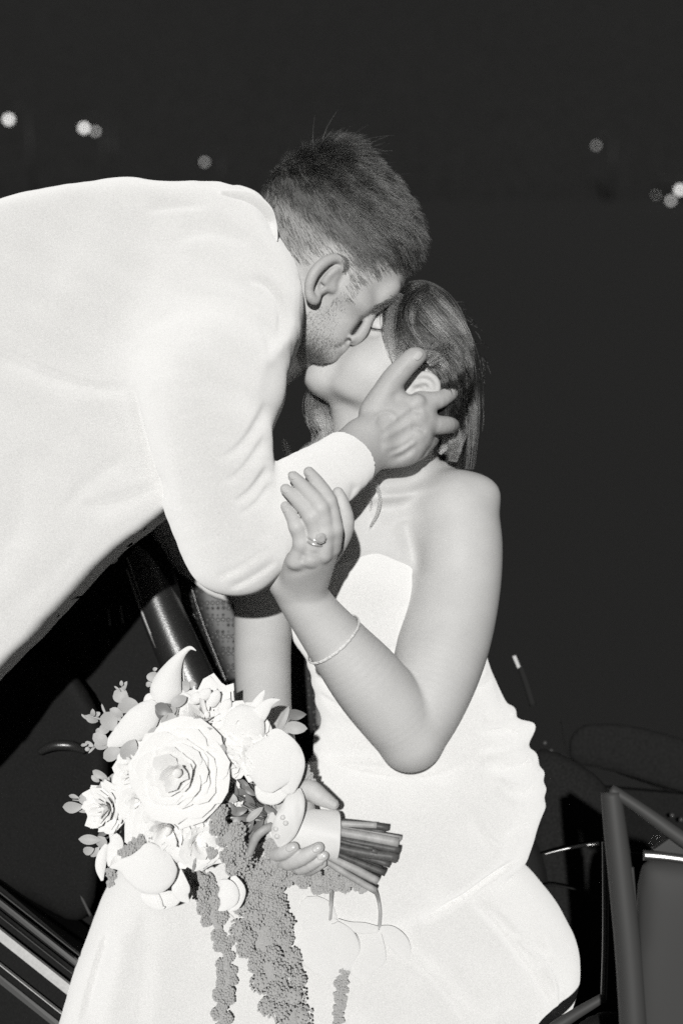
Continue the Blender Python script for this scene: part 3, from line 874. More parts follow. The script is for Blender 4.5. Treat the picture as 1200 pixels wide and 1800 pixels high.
hp = [(430,300),(540,235),(640,240),(730,320),(770,420),(721,456),(706,462),(690,470),(672,475),(658,482),(643,488),(630,498),(620,512),(611,526),(604,522),(606,500),(606,480),(604,460),(597,447),(584,443),(560,449),(545,455),(528,460),(516,460),(505,446),(488,420),(468,400),(430,400)]
hpoly = np.array(hp, float)
PXM = pix(VM)
hm_ = inside_poly(PXM[:, 0], PXM[:, 1], hpoly) & (VM[:, 1] < -360)
up_s = (PXM[:, 0] - 590) * .64 - (PXM[:, 1] - 450) * .77
def smooth01(x, a, b):
    t = np.clip((x - a) / (b - a), 0, 1); return t * t * (3 - 2 * t)
NM = vnorm(groom, len(VM))
hd, _, _ = seg_d2(PXM, np.vstack([hpoly[4:], hpoly[:1]]))
dens = np.where(hm_, smooth01(hd, 0, 26) * (0.35 + 0.65 * smooth01(up_s, -4, 34)), 0)
bp0 = np.array([(606,505),(612,526),(611,545),(602,566),(594,590),(604,602),(606,612),(590,626),(560,642),(538,655),(524,640),(518,580),(530,552),(552,545),(576,536),(592,522)], float)
bd_, _, _ = seg_d2(PXM, np.vstack([bp0[:8]]))
beard = np.where(inside_poly(PXM[:, 0], PXM[:, 1], bp0) & (VM[:, 2] > -60), smooth01(bd_, 0, 30) * (.12 + .26 * smooth01(PXM[:, 1], 560, 640)), 0)
vattr(groom, 'scalp', np.maximum(dens * .92, beard))
mix_by_attr(M_SKINM, 'scalp', 0.05)
idx = np.nonzero(hm_)[0]
pick = rng.choice(idx, 42000)
R0 = VM[pick] + rng.normal(0, 1.2, (len(pick), 3))
N0 = NM[pick]
s0 = (pix(R0)[:, 0] - 590) * .64 - (pix(R0)[:, 1] - 450) * .77
keep = (rng.random(len(pick)) < 0.5 + 0.5 * smooth01(s0, -6, 20))
R0, N0, s0 = R0[keep], N0[keep], s0[keep]
crown = Q(560, 300, 0)
tv = R0 - crown + np.array([0, 0, 0.]); tv -= N0 * (tv * N0).sum(1)[:, None]; tv /= np.linalg.norm(tv, axis=1, keepdims=True) + 1e-6
fwd = np.array([.80, .60, 0]); ft = fwd - N0 * (N0 @ fwd)[:, None]; ft /= np.linalg.norm(ft, axis=1, keepdims=True) + 1e-6
top = smooth01(s0, 45, 120)
L = (12 + 27 * top) * rng.uniform(.6, 1.25, len(R0))
L *= 1 - .55 * np.exp(-((pix(R0)[:, 0] - 672) ** 2 + (pix(R0)[:, 1] - 300) ** 2) / 62 ** 2)
cl = np.stack([np.sin(R0[:, 1] * .13 + R0[:, 2] * .09) + np.sin(R0[:, 0] * .21 - R0[:, 1] * .1), np.sin(R0[:, 0] * .15 + R0[:, 2] * .12 + 2) + np.sin(R0[:, 1] * .23), np.sin(R0[:, 0] * .12 - R0[:, 1] * .14)], 1)
D = ft * .62 + tv * (.55 - .2 * top)[:, None] + N0 * (.30 + .38 * top)[:, None] + cl * (.12 + .22 * top)[:, None] + rng.normal(0, .17, R0.shape)
D /= np.linalg.norm(D, axis=1, keepdims=True)
grav = np.array([.25, .5, 0])
ST = []
for i in range(len(R0)):
    t = np.array([0, .35, .7, 1.0])[:, None]
    bend = (ft[i] * .35 + tv[i] * .2 - N0[i] * .32)
    ST.append(R0[i] - N0[i] * 1 + L[i] * (D[i] * t + bend * t * t * .55))
# a few loose hairs standing up at the crown
for i in rng.choice(np.nonzero((top > .7) & (pix(R0)[:, 0] < 660))[0], 46):
    t = np.linspace(0, 1, 6)[:, None]
    d = N0[i] * .9 + rng.normal(0, .35, 3) + np.array([.15, -.3, 0])
    ST.append(R0[i] + rng.uniform(22, 36) * (d * t + (rng.normal(0, .5, 3) + ft[i] * .9) * t * t))
hair('hair', ST, 0.42, 0.12, H_MAN, groom)

bp = np.array([(606,505),(612,526),(611,545),(602,566),(594,590),(604,602),(606,612),(590,626),(560,642),(538,655),(524,640),(518,580),(530,552),(552,545),(576,536),(592,522)], float)
bm = inside_poly(PXM[:, 0], PXM[:, 1], bp) & (VM[:, 2] > -20)
idx = np.nonzero(bm)[0]
pick = rng.choice(idx, 9000)
R1 = VM[pick] + rng.normal(0, 1.0, (len(pick), 3)); N1 = NM[pick]
q1 = pix(R1)
ed, _, _ = seg_d2(q1, np.vstack([bp[:8]]))
lowj = smooth01((q1[:, 1] - 560), 0, 70)
kp = rng.random(len(R1)) < np.clip(ed / 26, .05, 1) * (.45 + .55 * lowj)
R1, N1 = R1[kp], N1[kp]
ST = []
for i in range(len(R1)):
    d = N1[i] * .5 + np.array([-.35, .6, 0]) + rng.normal(0, .25, 3)
    l_ = rng.uniform(1.6, 3.6)
    ST.append(np.stack([R1[i] - N1[i] * .4, R1[i] + d * l_ * .5, R1[i] + d * l_ - N1[i] * l_ * .15]))
hair('stubble', ST, 0.24, 0.14, H_STUB, groom)
ST = []
for i in range(420):
    t = rng.random()
    px, py = 652 + 44 * t + rng.normal(0, 1.5), 547 - 22 * t + rng.normal(0, 3.0)
    w_ = gf.front(px, py)
    if w_ is None: continue
    p = Q(px, py, w_)
    d = np.array([.75, -.35, .25]) + rng.normal(0, .2, 3)
    ST.append(np.stack([p, p + d * 5, p + d * 9 - np.array([0, 0, 2])]))
hair('eyebrow', ST, 0.5, 0.2, H_MAN, groom)

# ---- the bride: a close mass of hair, strands over it
capP = [(690,524),(684,545),(684,575),(687,610),(693,640),(703,652),(720,640),(742,640),(762,652),(772,676),(772,702),(764,724),(770,748),(778,775),(782,830),(800,880),(830,860),(824,790),(826,745),(836,690),(838,635),(826,580),(800,534),(764,500),(730,490),(706,502)]
cf_head = inflate(headB, w0=-14, gain=3.3, cap=108, sp=3.0, wc=-14, tilt=(0, .22))
capd = poly2d(capP, 40)
capf = Field()
nape = cone(Q(790,660,-40), Q(806,870,-95), 52, 30)
def capfn(P):
    a = cf_head.fn(P) - 9
    b = nape.fn(P)
    h = np.maximum(24 - np.abs(a - b), 0) / 24
    u = np.minimum(a, b) - h * h * 6
    m_ = capd(P) * .9
    # on the far side the hair hangs in front of the neck as well
    h = np.maximum(8 - np.abs(u - m_), 0) / 8
    return np.maximum(u, m_) + h * h * 2
capf.add(Prim(capfn, Q(760,670,-20), 300), 1)
bhair, VH, FH = solid('hair', capf, (60,-430,-190), (260,0,170), 3.0, M_HAIRBASE, bride, 1)
GU = [
    [(704,503),(745,500),(790,535),(822,590),(832,650),(828,730),(822,850)],
    [(720,500),(735,530),(770,570),(808,610),(822,670),(820,745),(815,862)],
    [(765,506),(728,535),(722,575),(752,612),(792,645),(806,730),(806,862)],
    [(750,500),(708,535),(702,580),(722,618),(764,640),(794,720),(800,858)],
    [(735,498),(694,535),(690,580),(702,625),(735,640),(782,700),(794,850)],
    [(716,500),(686,530),(684,575),(688,615),(704,648),(730,655),(768,720)],
]
gs = []
for g in GU:
    c_ = catmull(np.array(g, float), 5, closed=False); gs.append(c_)
gs = np.array(gs)
# depth map of the cap
mx, my = np.arange(670, 850, 4), np.arange(484, 890, 4)
DM = np.full((len(mx), len(my)), np.nan)
KK = np.arange(150, -160, -4.0)
for a, x in enumerate(mx):
    X, K = np.meshgrid(my, KK, indexing='ij')
    kk = 1 - K / F
    P = np.stack([(x - 600) * kk, (X - 900) * kk, K], -1).reshape(-1, 3)
    d = capf.ev(P).reshape(len(my), len(KK))
    hit = (d < 0); f_ = hit.argmax(1)
    DM[a] = np.where(hit.any(1), KK[f_], np.nan)
def capw(x, y):
    i = np.clip(((x - 670) / 4).round().astype(int), 0, len(mx) - 1); j = np.clip(((y - 484) / 4).round().astype(int), 0, len(my) - 1)
    return DM[i, j]
ST = []
for i in range(8500):
    u = rng.random() * (len(gs) - 1.001); a = int(u); f_ = u - a
    p = gs[a] * (1 - f_) + gs[a + 1] * f_
    lock = math.floor(u * 9)
    ph = lock * 2.1
    n_ = len(p); t = np.linspace(0, 1, n_)
    s0_, s1_ = rng.uniform(0, .25), rng.uniform(.7, 1.0)
    p = p + np.stack([np.sin(t * 3.5 + ph) * 3.5 + rng.normal(0, 2.5), np.cos(t * 3 + ph * 1.3) * 3.0 + rng.normal(0, 2.5)], 1)
    sel = (t >= s0_) & (t <= s1_)
    p = p[sel]
    if len(p) < 4: continue
    w_ = capw(p[:, 0], p[:, 1])
    if np.isnan(w_).all(): continue
    ok_ = ~np.isnan(w_)
    p = p[ok_]; w_ = w_[ok_]
    if len(p) < 4: continue
    w_ = np.convolve(np.pad(w_, 1, mode='edge'), [.25, .5, .25], 'valid')
    w_ = w_ + 2.5 + 1.2 * np.sin(u * 9 * math.pi * 2) + rng.uniform(-1, 3.5)
    ST.append(np.array([Q(x, y, z) for (x, y), z in zip(p, w_)]))
def lock(pts, n, spread, curl, r_end=.3, tw=0.0):
    g = catmull(np.array(pts, float), 6, closed=False)
    T = np.gradient(g[:, :2], axis=0); T /= np.linalg.norm(T, axis=1, keepdims=True) + 1e-9
    t = np.linspace(0, 1, len(g))
    for i in range(n):
        a = rng.normal(0, 1); b = rng.normal(0, 1); ph = rng.normal(0, .3)
        env = spread * (np.minimum(t * 4, 1) * .7 + .3) * (1 - (1 - r_end) * t ** 2)
        off = a * env * np.cos(tw * t + ph) + b * env * .4 * np.sin(tw * t)
        x = g[:, 0] - T[:, 1] * off; y = g[:, 1] + T[:, 0] * off
        z = g[:, 2] + b * env * .8 * np.cos(tw * t) + a * env * .5 * np.sin(tw * t)
        e = rng.uniform(.8, 1.0); m_ = t <= e
        ST.append(np.array([Q(*p) for p in zip(x[m_], y[m_], z[m_])]))
DARK = ST; LIGHT = []
for k in range(26):
    u = (k + .5) / 26 * (len(gs) - 1.001); a = int(u); f_ = u - a
    g = gs[a] * (1 - f_) + gs[a + 1] * f_
    t = np.linspace(0, 1, len(g)); ph = rng.uniform(0, 6)
    g = g + np.stack([np.sin(t * 10 + ph) * 7 * t, np.cos(t * 9 + ph) * 5 * t], 1)
    w_ = capw(g[:, 0], g[:, 1]); ok_ = ~np.isnan(w_)
    if ok_.sum() < 6: continue
    w_ = np.where(ok_, w_, np.interp(t, t[ok_], w_[ok_]))
    w_ = np.convolve(np.pad(w_, 2, mode='edge'), np.ones(5) / 5, 'valid') + 4 + 4 * np.sin(t * 8 + ph)
    ST = LIGHT if k % 4 == 1 else DARK
    i0 = rng.integers(0, 8); i1 = len(g) - rng.integers(0, 5)
    lock([(x, y, z) for (x, y), z in zip(g[i0:i1:3], w_[i0:i1:3])], 110, rng.uniform(6, 10), 1, .6, rng.uniform(1.5, 4))
ST = DARK
for k in range(60):                                     # flyaways round the outline
    a = rng.uniform(-1.1, 1.5); r_ = rng.uniform(108, 124)
    x0, y0 = 728 + r_ * math.cos(a), 640 + r_ * 1.05 * math.sin(a)
    d_ = rng.uniform(14, 40); b = a + rng.uniform(.9, 1.5)
    ST.append(np.array([Q(x0 + d_ * s_ * math.cos(b) - s_ * s_ * 8, y0 + d_ * s_ * math.sin(b), rng.normal(0, 2) + 8) for s_ in np.linspace(0, 1, 6)]))
hair('hair_strands', ST, 0.5, 0.2, H_BRIDE, bride)
ST = LIGHT
lock([(706,516,40),(690,545,60),(687,575,78),(690,605,92),(697,636,102),(706,648,104)], 150, 5, 1, .7, .6)
lock([(700,600,92),(706,622,104),(716,636,106),(730,640,106)], 90, 6, 1, .7, .8)
lock([(752,640,96),(772,622,84),(786,612,74),(796,625,66),(792,650,66)], 120, 9, 1, .6, .8)
lock([(556,676,-40),(552,705,-26),(562,732,-10),(574,756,0),(562,778,4),(536,794,4),(518,816,0)], 420, 9, 1, .5, 2.2)
lock([(566,690,-50),(566,720,-30),(574,750,-20),(572,775,-14),(552,796,-10),(536,815,-10)], 220, 7, 1, .5, 2.0)
lock([(548,700,-90),(545,730,-92),(555,760,-90),(548,790,-90),(520,812,-90),(505,835,-90)], 200, 7, 1, .4, 2.5)
lock([(498,772,10),(503,790,12),(510,812,14),(516,835,14)], 60, 3, 1, .4)
lock([(652,818,60),(660,845,66),(668,872,68),(664,900,66),(652,925,60),(640,945,52)], 26, 1.8, 1, .6)
lock([(642,835,56),(648,858,60),(652,880,60),(650,900,56)], 16, 1.4, 1, .5)
lock([(790,770,24),(796,790,20),(788,806,16)], 60, 6, 1, .6)
lock([(785,700,20),(792,740,16),(788,775,14),(770,800,14)], 160, 7, 1, .5, 1.0)
lock([(800,690,0),(808,740,0),(802,780,0),(794,815,0)], 200, 8, 1, .5, 1.0)
hair('hair_locks', ST, 0.45, 0.18, H_LOCK, bride)
# closed lashes and brow
ST = []
for i in range(90):
    t = i / 89
    px, py = 641 + 33 * t, 571.5 + 8 * t + 3 * math.sin(math.pi * t)
    w_ = bf.front(px, py)
    if w_ is None: continue
    p = Q(px, py, w_ + .5)
    d = np.array([-.15 + .5 * (t - .3), .75, .6]) + rng.normal(0, .12, 3)
    ST.append(np.stack([p, p + d * 3.5, p + d * 6 + np.array([0, -1.2, 0])]))
hair('eyelashes', ST, 0.6, 0.25, H_STUB, bride)
lt = []
for t in np.linspace(0, 1, 14):
    px, py = 640 + 35 * t, 571 + 8 * t + 3 * math.sin(math.pi * t)
    w_ = bf.front(px, py) or 60
    lt.append(Q(px, py, w_))
v, f_ = tube(lt, 1.3 * np.sin(np.linspace(.15, 3.0, 14)) + .3, 6)
mesh_obj('lash_line', v, f_, M_LASH, bride)

ST = []
for i in range(160):
    u = rng.random(); px, py = 668 + 34 * u + rng.normal(0, 1), 556 - 26 * u + rng.normal(0, 2)
    w_ = bf.front(px, py)
    if w_ is None: continue
    p = Q(px, py, w_); d = np.array([.8, -.5, .2]) + rng.normal(0, .15, 3)
    ST.append(np.stack([p, p + d * 4, p + d * 8 - np.array([0, 0, 2])]))
hair('eyebrow', ST, 0.4, 0.15, H_STUB, bride)
# ================================================================== the bouquet
M_PETAL = mat('white_petal', 0.81, rough=0.6, drough=0.8, spec=0.2, var=0.03, vscale=900, bump=0.15, bscale=350, sss=0.15)
M_PETAL2 = mat('ivory_petal', 0.72, rough=0.6, drough=0.8, spec=0.2, var=0.05, vscale=900, bump=0.15, bscale=350, sss=0.1)
M_LEAF = mat('eucalyptus_leaf', 0.42, rough=0.5, spec=0.3, var=0.08, vscale=800, var2=0.15, v2scale=120)
M_LEAFD = mat('dark_leaf', 0.20, rough=0.4, spec=0.4, var=0.1, vscale=800, var2=0.2, v2scale=120)
M_AMAR = mat('amaranth', 0.42, rough=0.8, drough=0.6, spec=0.15, var=0.22, vscale=900)
M_STEMD = mat('dark_stem', 0.09, rough=0.5, spec=0.35, var=0.25, vscale=500, var2=0.3, v2scale=90)
M_STEML = mat('pale_stem', 0.38, rough=0.5, spec=0.35, var=0.1, vscale=500, var2=0.15, v2scale=90)
M_SATIN = mat('ribbon_satin', 0.70, rough=0.55, drough=0.3, spec=0.4, sheen=0.1, var=0.04, vscale=900)
M_PEARL = mat('pearl', 0.72, rough=0.12, spec=0.6, coat=0.6)
M_SILVER = mat('silver', 0.6, rough=0.25, metallic=0.45, spec=0.8)
M_GEMB = mat('small_stones', 0.8, rough=0.15, spec=1.0, coat=1.0)
M_GEM = mat('cut_stone', 0.6, rough=0.08, metallic=0.15, spec=1.0, coat=1.0)

bouquet = empty('bouquet', Q(330, 1560, 200))
tag(bouquet, 'white bridal bouquet of roses and calla lilies with trailing amaranth, tied with ribbon', 'bouquet')

def rotmat(face, roll=0.0):
    """world rotation whose local z looks along face = (right, up, towards viewer)"""
    f = AX * face[0] + AU * face[1] - AF * face[2]; f /= np.linalg.norm(f)
    u = AU - f * (AU @ f); u /= np.linalg.norm(u); r = np.cross(u, f)
    c, s_ = math.cos(roll), math.sin(roll)
    return np.stack([r * c + u * s_, -r * s_ + u * c, f], 1)
def place(o, parent, p, R, sc):
    """put a shared-mesh object at model point p with rotation R and scale sc (3)"""
    COL.objects.link(o); o.parent = parent
    M = Matrix.Identity(4)
    sc = np.broadcast_to(np.asarray(sc, float), 3)
    for a in range(3):
        for b in range(3): M[a][b] = R[a, b] * sc[b]
    wp = W(np.asarray(p, float)); d = wp - org(parent)
    for a in range(3): M[a][3] = d[a]
    o.matrix_local = M
    ORIG[o.name] = wp
    return o
def raw_mesh(name, V, Fc, m):
    me = bpy.data.meshes.new(name)
    me.from_pydata(np.asarray(V, float).tolist(), [], [list(map(int, f)) for f in Fc])
    me.polygons.foreach_set('use_smooth', [True] * len(me.polygons))
    me.materials.append(m)
    return me
def grid_faces(nu, nv, off=0):
    return [(off + i * nv + j, off + (i + 1) * nv + j, off + (i + 1) * nv + j + 1, off + i * nv + j + 1) for i in range(nu - 1) for j in range(nv - 1)]
# petals of a garden rose in unit size, by ring
def rose_petal(k, seed, ruff):
    r = np.random.default_rng(seed)
    nu, nv = 9, 8
    rad = .10 + .90 * k ** 0.85
    spread = 1.55 - .62 * k
    V = []
    p1, p2 = r.uniform(0, 6, 2)
    for u in np.linspace(-1, 1, nu):
        for v in np.linspace(0, 1, nv):
            edge = 1 - .30 * abs(u) ** 2.4
            vv = v * edge
            rho = rad * (.22 + .78 * vv ** .75) + .16 * k * max(vv - .72, 0) / .28 * 1.0
            z = (.70 - .50 * k) * vv ** .9 + .06 - .22 * k * max(vv - .7, 0) ** 1.3 / .3 - .30 * (1 - vv) * k
            th = u * spread * (.55 + .45 * vv ** .5)
            wob = ruff * vv ** 1.5 * (math.sin(u * 4 + p1) * .08 + math.sin(u * 9 + p2 + v * 4) * .045)
            rho += wob * .7; z += wob
            V.append((rho * math.cos(th), rho * math.sin(th), z))
    return raw_mesh('petal', V, grid_faces(nu, nv), M_PETAL)
ROSE = [[rose_petal(k, 100 + i * 7 + j, 1.0) for j in range(3)] for i, k in enumerate((.12, .28, .46, .66, .85, 1.0))]
RUFF = [[rose_petal(k, 300 + i * 7 + j, 2.6) for j in range(3)] for i, k in enumerate((.12, .28, .46, .66, .85, 1.0))]
t_ = np.linspace(0, math.pi, 6)
cv, cf_ = [], []
for i, a in enumerate(t_):
    for j in range(10):
        b = 2 * math.pi * j / 10
        cv.append((.10 * math.sin(a) * math.cos(b), .10 * math.sin(a) * math.sin(b), .30 + .26 * math.cos(a)))
for i in range(5):
    for j in range(10): cf_.append((i * 10 + j, i * 10 + (j + 1) % 10, (i + 1) * 10 + (j + 1) % 10, (i + 1) * 10 + j))
M_core = raw_mesh('rose', cv, cf_, M_PETAL)
def rose(px, py, w_, R, face, lib=ROSE, counts=(3, 4, 5, 6, 7, 7), name='rose', depth=1.0):
    o = bpy.data.objects.new(name, M_core)
    RM = rotmat(face, rng.uniform(0, 6))
    place(o, bouquet, Q(px, py, w_), RM, (R * S, R * S, R * S * depth))
    a = rng.uniform(0, 6)
    for ring, n in enumerate(counts):
        for i in range(n):
            p = bpy.data.objects.new('petal', lib[ring][rng.integers(3)])
            COL.objects.link(p); p.parent = o
            a += 2 * math.pi / n if i else 2.4
            sc = rng.uniform(.93, 1.08)
            p.matrix_local = Matrix.Rotation(a + rng.normal(0, .12), 4, 'Z') @ Matrix.Rotation(rng.normal(0, .06), 4, 'Y') @ Matrix.Diagonal((sc, sc, sc * rng.uniform(.9, 1.1), 1))
    return o
rose(318, 1357, 330, 70, (-.12, .10, 1), counts=(3, 4, 5, 6, 6, 7))
rose(362, 1266, 268, 52, (.15, .55, .8), RUFF)
rose(300, 1452, 306, 56, (-.1, -.2, 1), counts=(3, 4, 5, 6, 7, 7))
rose(236, 1352, 290, 36, (-.5, .2, .8))
rose(192, 1420, 268, 36, (-.5, .05, .85), RUFF)
rose(248, 1405, 300, 36, (-.3, 0, 1))
rose(268, 1318, 286, 32, (-.3, .3, .9))
rose(402, 1337, 318, 29, (.1, -.25, 1), counts=(3, 4, 5, 5, 4, 3), depth=1.1)
rose(446, 1330, 316, 31, (.15, .2, 1), RUFF, counts=(3, 5, 6, 6, 6, 5))
rose(424, 1284, 292, 40, (.15, .3, .9), counts=(3, 3, 4, 5, 6, 6))
rose(355, 1478, 312, 40, (.35, -.15, .9), counts=(0, 0, 3, 4, 5, 6))
rose(385, 1400, 270, 34, (.1, -.1, 1))

def shell(name, spine, m, parent, bulge=.7, nv=9, roll=0.0, n=5, ruffle=0.0, back=True, thick=1.6):
    """a petal or spathe: spine of (px,py,w,half width), arched across, pointed where the width runs out"""
    sp_ = catmull(np.array(spine, float), n, closed=False)
    sp_[:, 3] = np.maximum(sp_[:, 3], .4)
    C = np.array([Q(*p[:3]) for p in sp_])
    T = np.gradient(C, axis=0); T /= np.linalg.norm(T, axis=1, keepdims=True)
    V = []
    ph = rng.uniform(0, 6)
    for i in range(len(C)):
        side = np.array([-T[i, 1], T[i, 0], 0.]); side /= np.linalg.norm(side) + 1e-6
        nrm = np.cross(side, T[i]); nrm *= np.sign(nrm[2]) if abs(nrm[2]) > 1e-6 else 1
        for u in np.linspace(-1, 1, nv):
            h = sp_[i, 3]
            z = bulge * h * (1 - abs(u) ** 2) + roll * h * u + ruffle * math.sin(u * 7 + i * .8 + ph) * abs(u)
            V.append(C[i] + side * h * u + nrm * z)
    V = np.array(V); nu = len(C)
    f1 = grid_faces(nu, nv)
    if not back:
        return mesh_obj(name, V, f1, m, parent)
    B = V - np.array([0, 0, thick]); N = len(V)
    f2 = [tuple(q + N for q in f[::-1]) for f in f1]
    rim = [j for j in range(nv)] + [i * nv + nv - 1 for i in range(1, nu)] + [(nu - 1) * nv + j for j in range(nv - 2, -1, -1)] + [i * nv for i in range(nu - 2, 0, -1)]
    f3 = [(rim[i], rim[(i + 1) % len(rim)], rim[(i + 1) % len(rim)] + N, rim[i] + N) for i in range(len(rim))]
    return mesh_obj(name, np.vstack([V, B]), f1 + f2 + f3, m, parent)
def tube_obj(name, pts, radii, m, parent, seg=8, n=5):
    p = catmull(np.array([list(a) + [r] for a, r in zip(pts, radii)], float), n, closed=False) if len(pts) > 2 else np.array([list(a) + [r] for a, r in zip(pts, radii)], float)
    v, f = tube([Q(*q[:3]) for q in p], p[:, 3], seg)
    return mesh_obj(name, v, f, m, parent)
# calla lilies
def calla(shells, stem=None, m=M_PETAL):
    o = shell('calla_lily', shells[0][0], m, bouquet, **shells[0][1])
    for sp_, kw in shells[1:]: shell('spathe', sp_, m, o, **kw)
    if stem: tube_obj('flower_stem', stem[0], stem[1], M_STEML, o)
    return o
calla([([(294,1238,266,12),(291,1218,275,24),(296,1195,272,21),(306,1171,266,13),(320,1150,262,6),(334,1139,266,3.2),(345,1144,274,.4)], dict(bulge=.9)),
       ([(306,1240,250,12),(312,1210,252,12),(313,1180,252,9),(322,1152,256,4),(332,1142,258,1)], dict(bulge=-.3))])
calla([([(186,1312,262,5),(206,1300,276,14),(232,1282,288,23),(252,1263,290,24),(264,1244,284,17),(270,1232,278,5)], dict(bulge=.55)),
       ([(246,1300,276,9),(266,1272,280,14),(276,1246,276,12),(277,1228,272,5)], dict(bulge=-.3)),
       ([(258,1240,268,7),(265,1229,270,10),(271,1224,268,6)], dict(bulge=.6))])
calla([([(193,1525,326,1),(212,1522,332,10),(232,1527,336,24),(252,1529,337,37),(272,1526,336,40),(290,1520,333,32),(304,1512,328,16)], dict(bulge=.24, roll=-.12)),
       ([(262,1500,318,8),(280,1494,324,15),(300,1502,322,16),(316,1508,312,10)], dict(bulge=.5)),
       ([(194,1524,322,1),(206,1510,306,7),(226,1500,302,9),(246,1494,300,6)], dict(bulge=-.3))])
calla([([(194,1464,276,3),(203,1478,286,11),(202,1497,292,12),(195,1514,296,7),(191,1523,296,1)], dict(bulge=.4)),
       ([(188,1484,262,3),(180,1504,266,8),(177,1526,268,8),(180,1548,270,2)], dict(bulge=.6))])
calla([([(248,1572,282,3),(262,1580,284,11),(284,1584,284,15),(306,1578,280,12),(318,1566,276,4)], dict(bulge=.3)),
       ([(276,1572,290,3),(281,1584,292,3.6),(285,1596,294,2.6),(290,1594,294,1)], dict(bulge=.8))])
for sp_, kw in (([(316,1524,300,1),(317,1545,306,9),(318,1562,308,14),(322,1576,304,10),(333,1586,300,1)], dict(bulge=.2)),
                ([(240,1418,292,6),(236,1450,300,14),(232,1470,306,10),(228,1484,306,1)], dict(bulge=.4)),
                ([(250,1452,300,8),(242,1470,306,14),(234,1484,308,4)], dict(bulge=.3)),
                ([(378,1490,316,3),(366,1472,322,12),(372,1456,322,9),(386,1446,316,1)], dict(bulge=.4)),
                ([(388,1548,276,3),(398,1560,282,14),(402,1578,284,16),(394,1594,280,8),(384,1600,276,1)], dict(bulge=.4)),
                ([(410,1540,268,4),(416,1565,272,14),(412,1590,272,10),(405,1602,270,1)], dict(bulge=.4)),
                                ([(370,1410,318,2),(372,1425,324,7),(378,1436,326,6),(384,1442,326,1)], dict(bulge=.5)),
                # the smooth white flower on the right and its neighbours
                ([(470,1392,328,8),(474,1366,334,34),(480,1338,337,42),(484,1312,335,36),(482,1292,331,16),(476,1284,330,2)], dict(bulge=.26)),
                ([(505,1392,316,10),(510,1366,330,18),(508,1340,334,24),(498,1312,330,20),(488,1292,322,4)], dict(bulge=.42)),
                ([(452,1380,306,4),(462,1395,314,12),(485,1398,316,14),(505,1390,310,4)], dict(bulge=.3)),
                ([(430,1300,300,30),(428,1275,306,32),(425,1252,300,24),(424,1241,294,8)], dict(bulge=.5)),
                ([(438,1262,286,9),(450,1240,290,8),(460,1222,292,4.5),(465,1213,292,.5)], dict(bulge=.5)),
                ([(444,1290,292,7),(450,1268,300,11),(462,1248,304,11),(476,1234,302,6),(492,1230,298,.5)], dict(bulge=.5)),
                ([(366,1400,328,6),(372,1375,336,14),(370,1345,338,13),(365,1322,334,7),(362,1311,330,1)], dict(bulge=.4)),
                ([(256,1420,318,8),(290,1428,334,15),(330,1424,338,14),(360,1410,330,6)], dict(bulge=.35)),
                ([(306,1222,262,3),(318,1228,270,11),(330,1240,274,14),(334,1258,272,8)], dict(bulge=.4))):
    shell('petal', sp_, M_PETAL, bouquet, ruffle=.8, **kw)
# petal lobes at the head of the upper rose
for a, b in (((372,1238),(382,1218)),((352,1228),(366,1215)),((390,1252),(402,1234)),((340,1232),(352,1222))):
    shell('petal', [(a[0],a[1],282,8),((a[0]+b[0])/2,(a[1]+b[1])/2,290,9),(b[0],b[1],292,6),(b[0]+3,b[1]-5,290,.5)], M_PETAL, bouquet, bulge=.7)

# leaves: one oval mesh, copied leaf by leaf under its sprig
def leaf_mesh(name, tipp, m):
    nu, nv = 9, 5; V = []
    for u in np.linspace(0, 1, nu):
        hw = .5 * math.sin(math.pi * u ** .85) ** tipp
        for v in np.linspace(-1, 1, nv):
            V.append((u, hw * v, .10 * math.sin(u * 3) + .10 * abs(v) * hw - .03))
    return raw_mesh(name, V, grid_faces(nu, nv), m)
LF_R, LF_D, LF_P = leaf_mesh('leaf', .62, M_LEAF), leaf_mesh('leaf', .8, M_LEAFD), leaf_mesh('leaf', .95, M_LEAF)
def leaf(parent, px, py, w_, ln, wd, ang, me=None, tilt=None):
    """centre px,py, length and width in px, ang degrees clockwise from right"""
    me = me or LF_R
    a = math.radians(ang)
    o = bpy.data.objects.new('leaf', me)
    x = np.array([math.cos(a), -math.sin(a), rng.normal(0, .25) if tilt is None else tilt]); x /= np.linalg.norm(x)
    zt = np.array([rng.normal(0, .18), rng.normal(.1, .18), 1.0]); y = np.cross(zt, x); y /= np.linalg.norm(y); z = np.cross(x, y)
    B = np.stack([AX, AU, -AF], 1)
    R = B @ np.stack([x, y, z], 1)
    st = Q(px, py, w_) - np.array([math.cos(a), math.sin(a), 0]) * ln / 2
    return place(o, parent, st, R, (ln * S, wd * S, ln * S))
def sprig(pts, leaves, w0, m=M_STEML, name='eucalyptus_sprig', r=1.8):
    o = tube_obj(name, [(x, y, w_) for x, y, w_ in pts], [r] * (len(pts) - 1) + [r * .6], m, bouquet, 6, 4)
    for L_ in leaves:
        leaf(o, L_[0], L_[1], w0 + (L_[6] if len(L_) > 6 else rng.uniform(-6, 8)), L_[2], L_[3], L_[4], L_[5] if len(L_) > 5 else None)
    return o
sprig([(246,1268,262),(232,1240,262),(218,1208,262)], [(213,1223,26,24,35),(226,1240,36,26,-10),(214,1201,9,6,-90),(220,1206,18,8,-65),(207,1211,14,3.5,40),(246,1250,16,12,-20)], 264)
sprig([(222,1288,268),(196,1272,266),(164,1260,262),(146,1258,260)], [(194,1268,34,27,60),(205,1253,24,14,30),(162,1264,22,14,30),(164,1252,14,8,-90),(150,1261,16,4,40),(172,1255,10,8,-30),(210,1262,12,8,50),(184,1248,22,4,65),(213,1258,18,3,60)], 268)
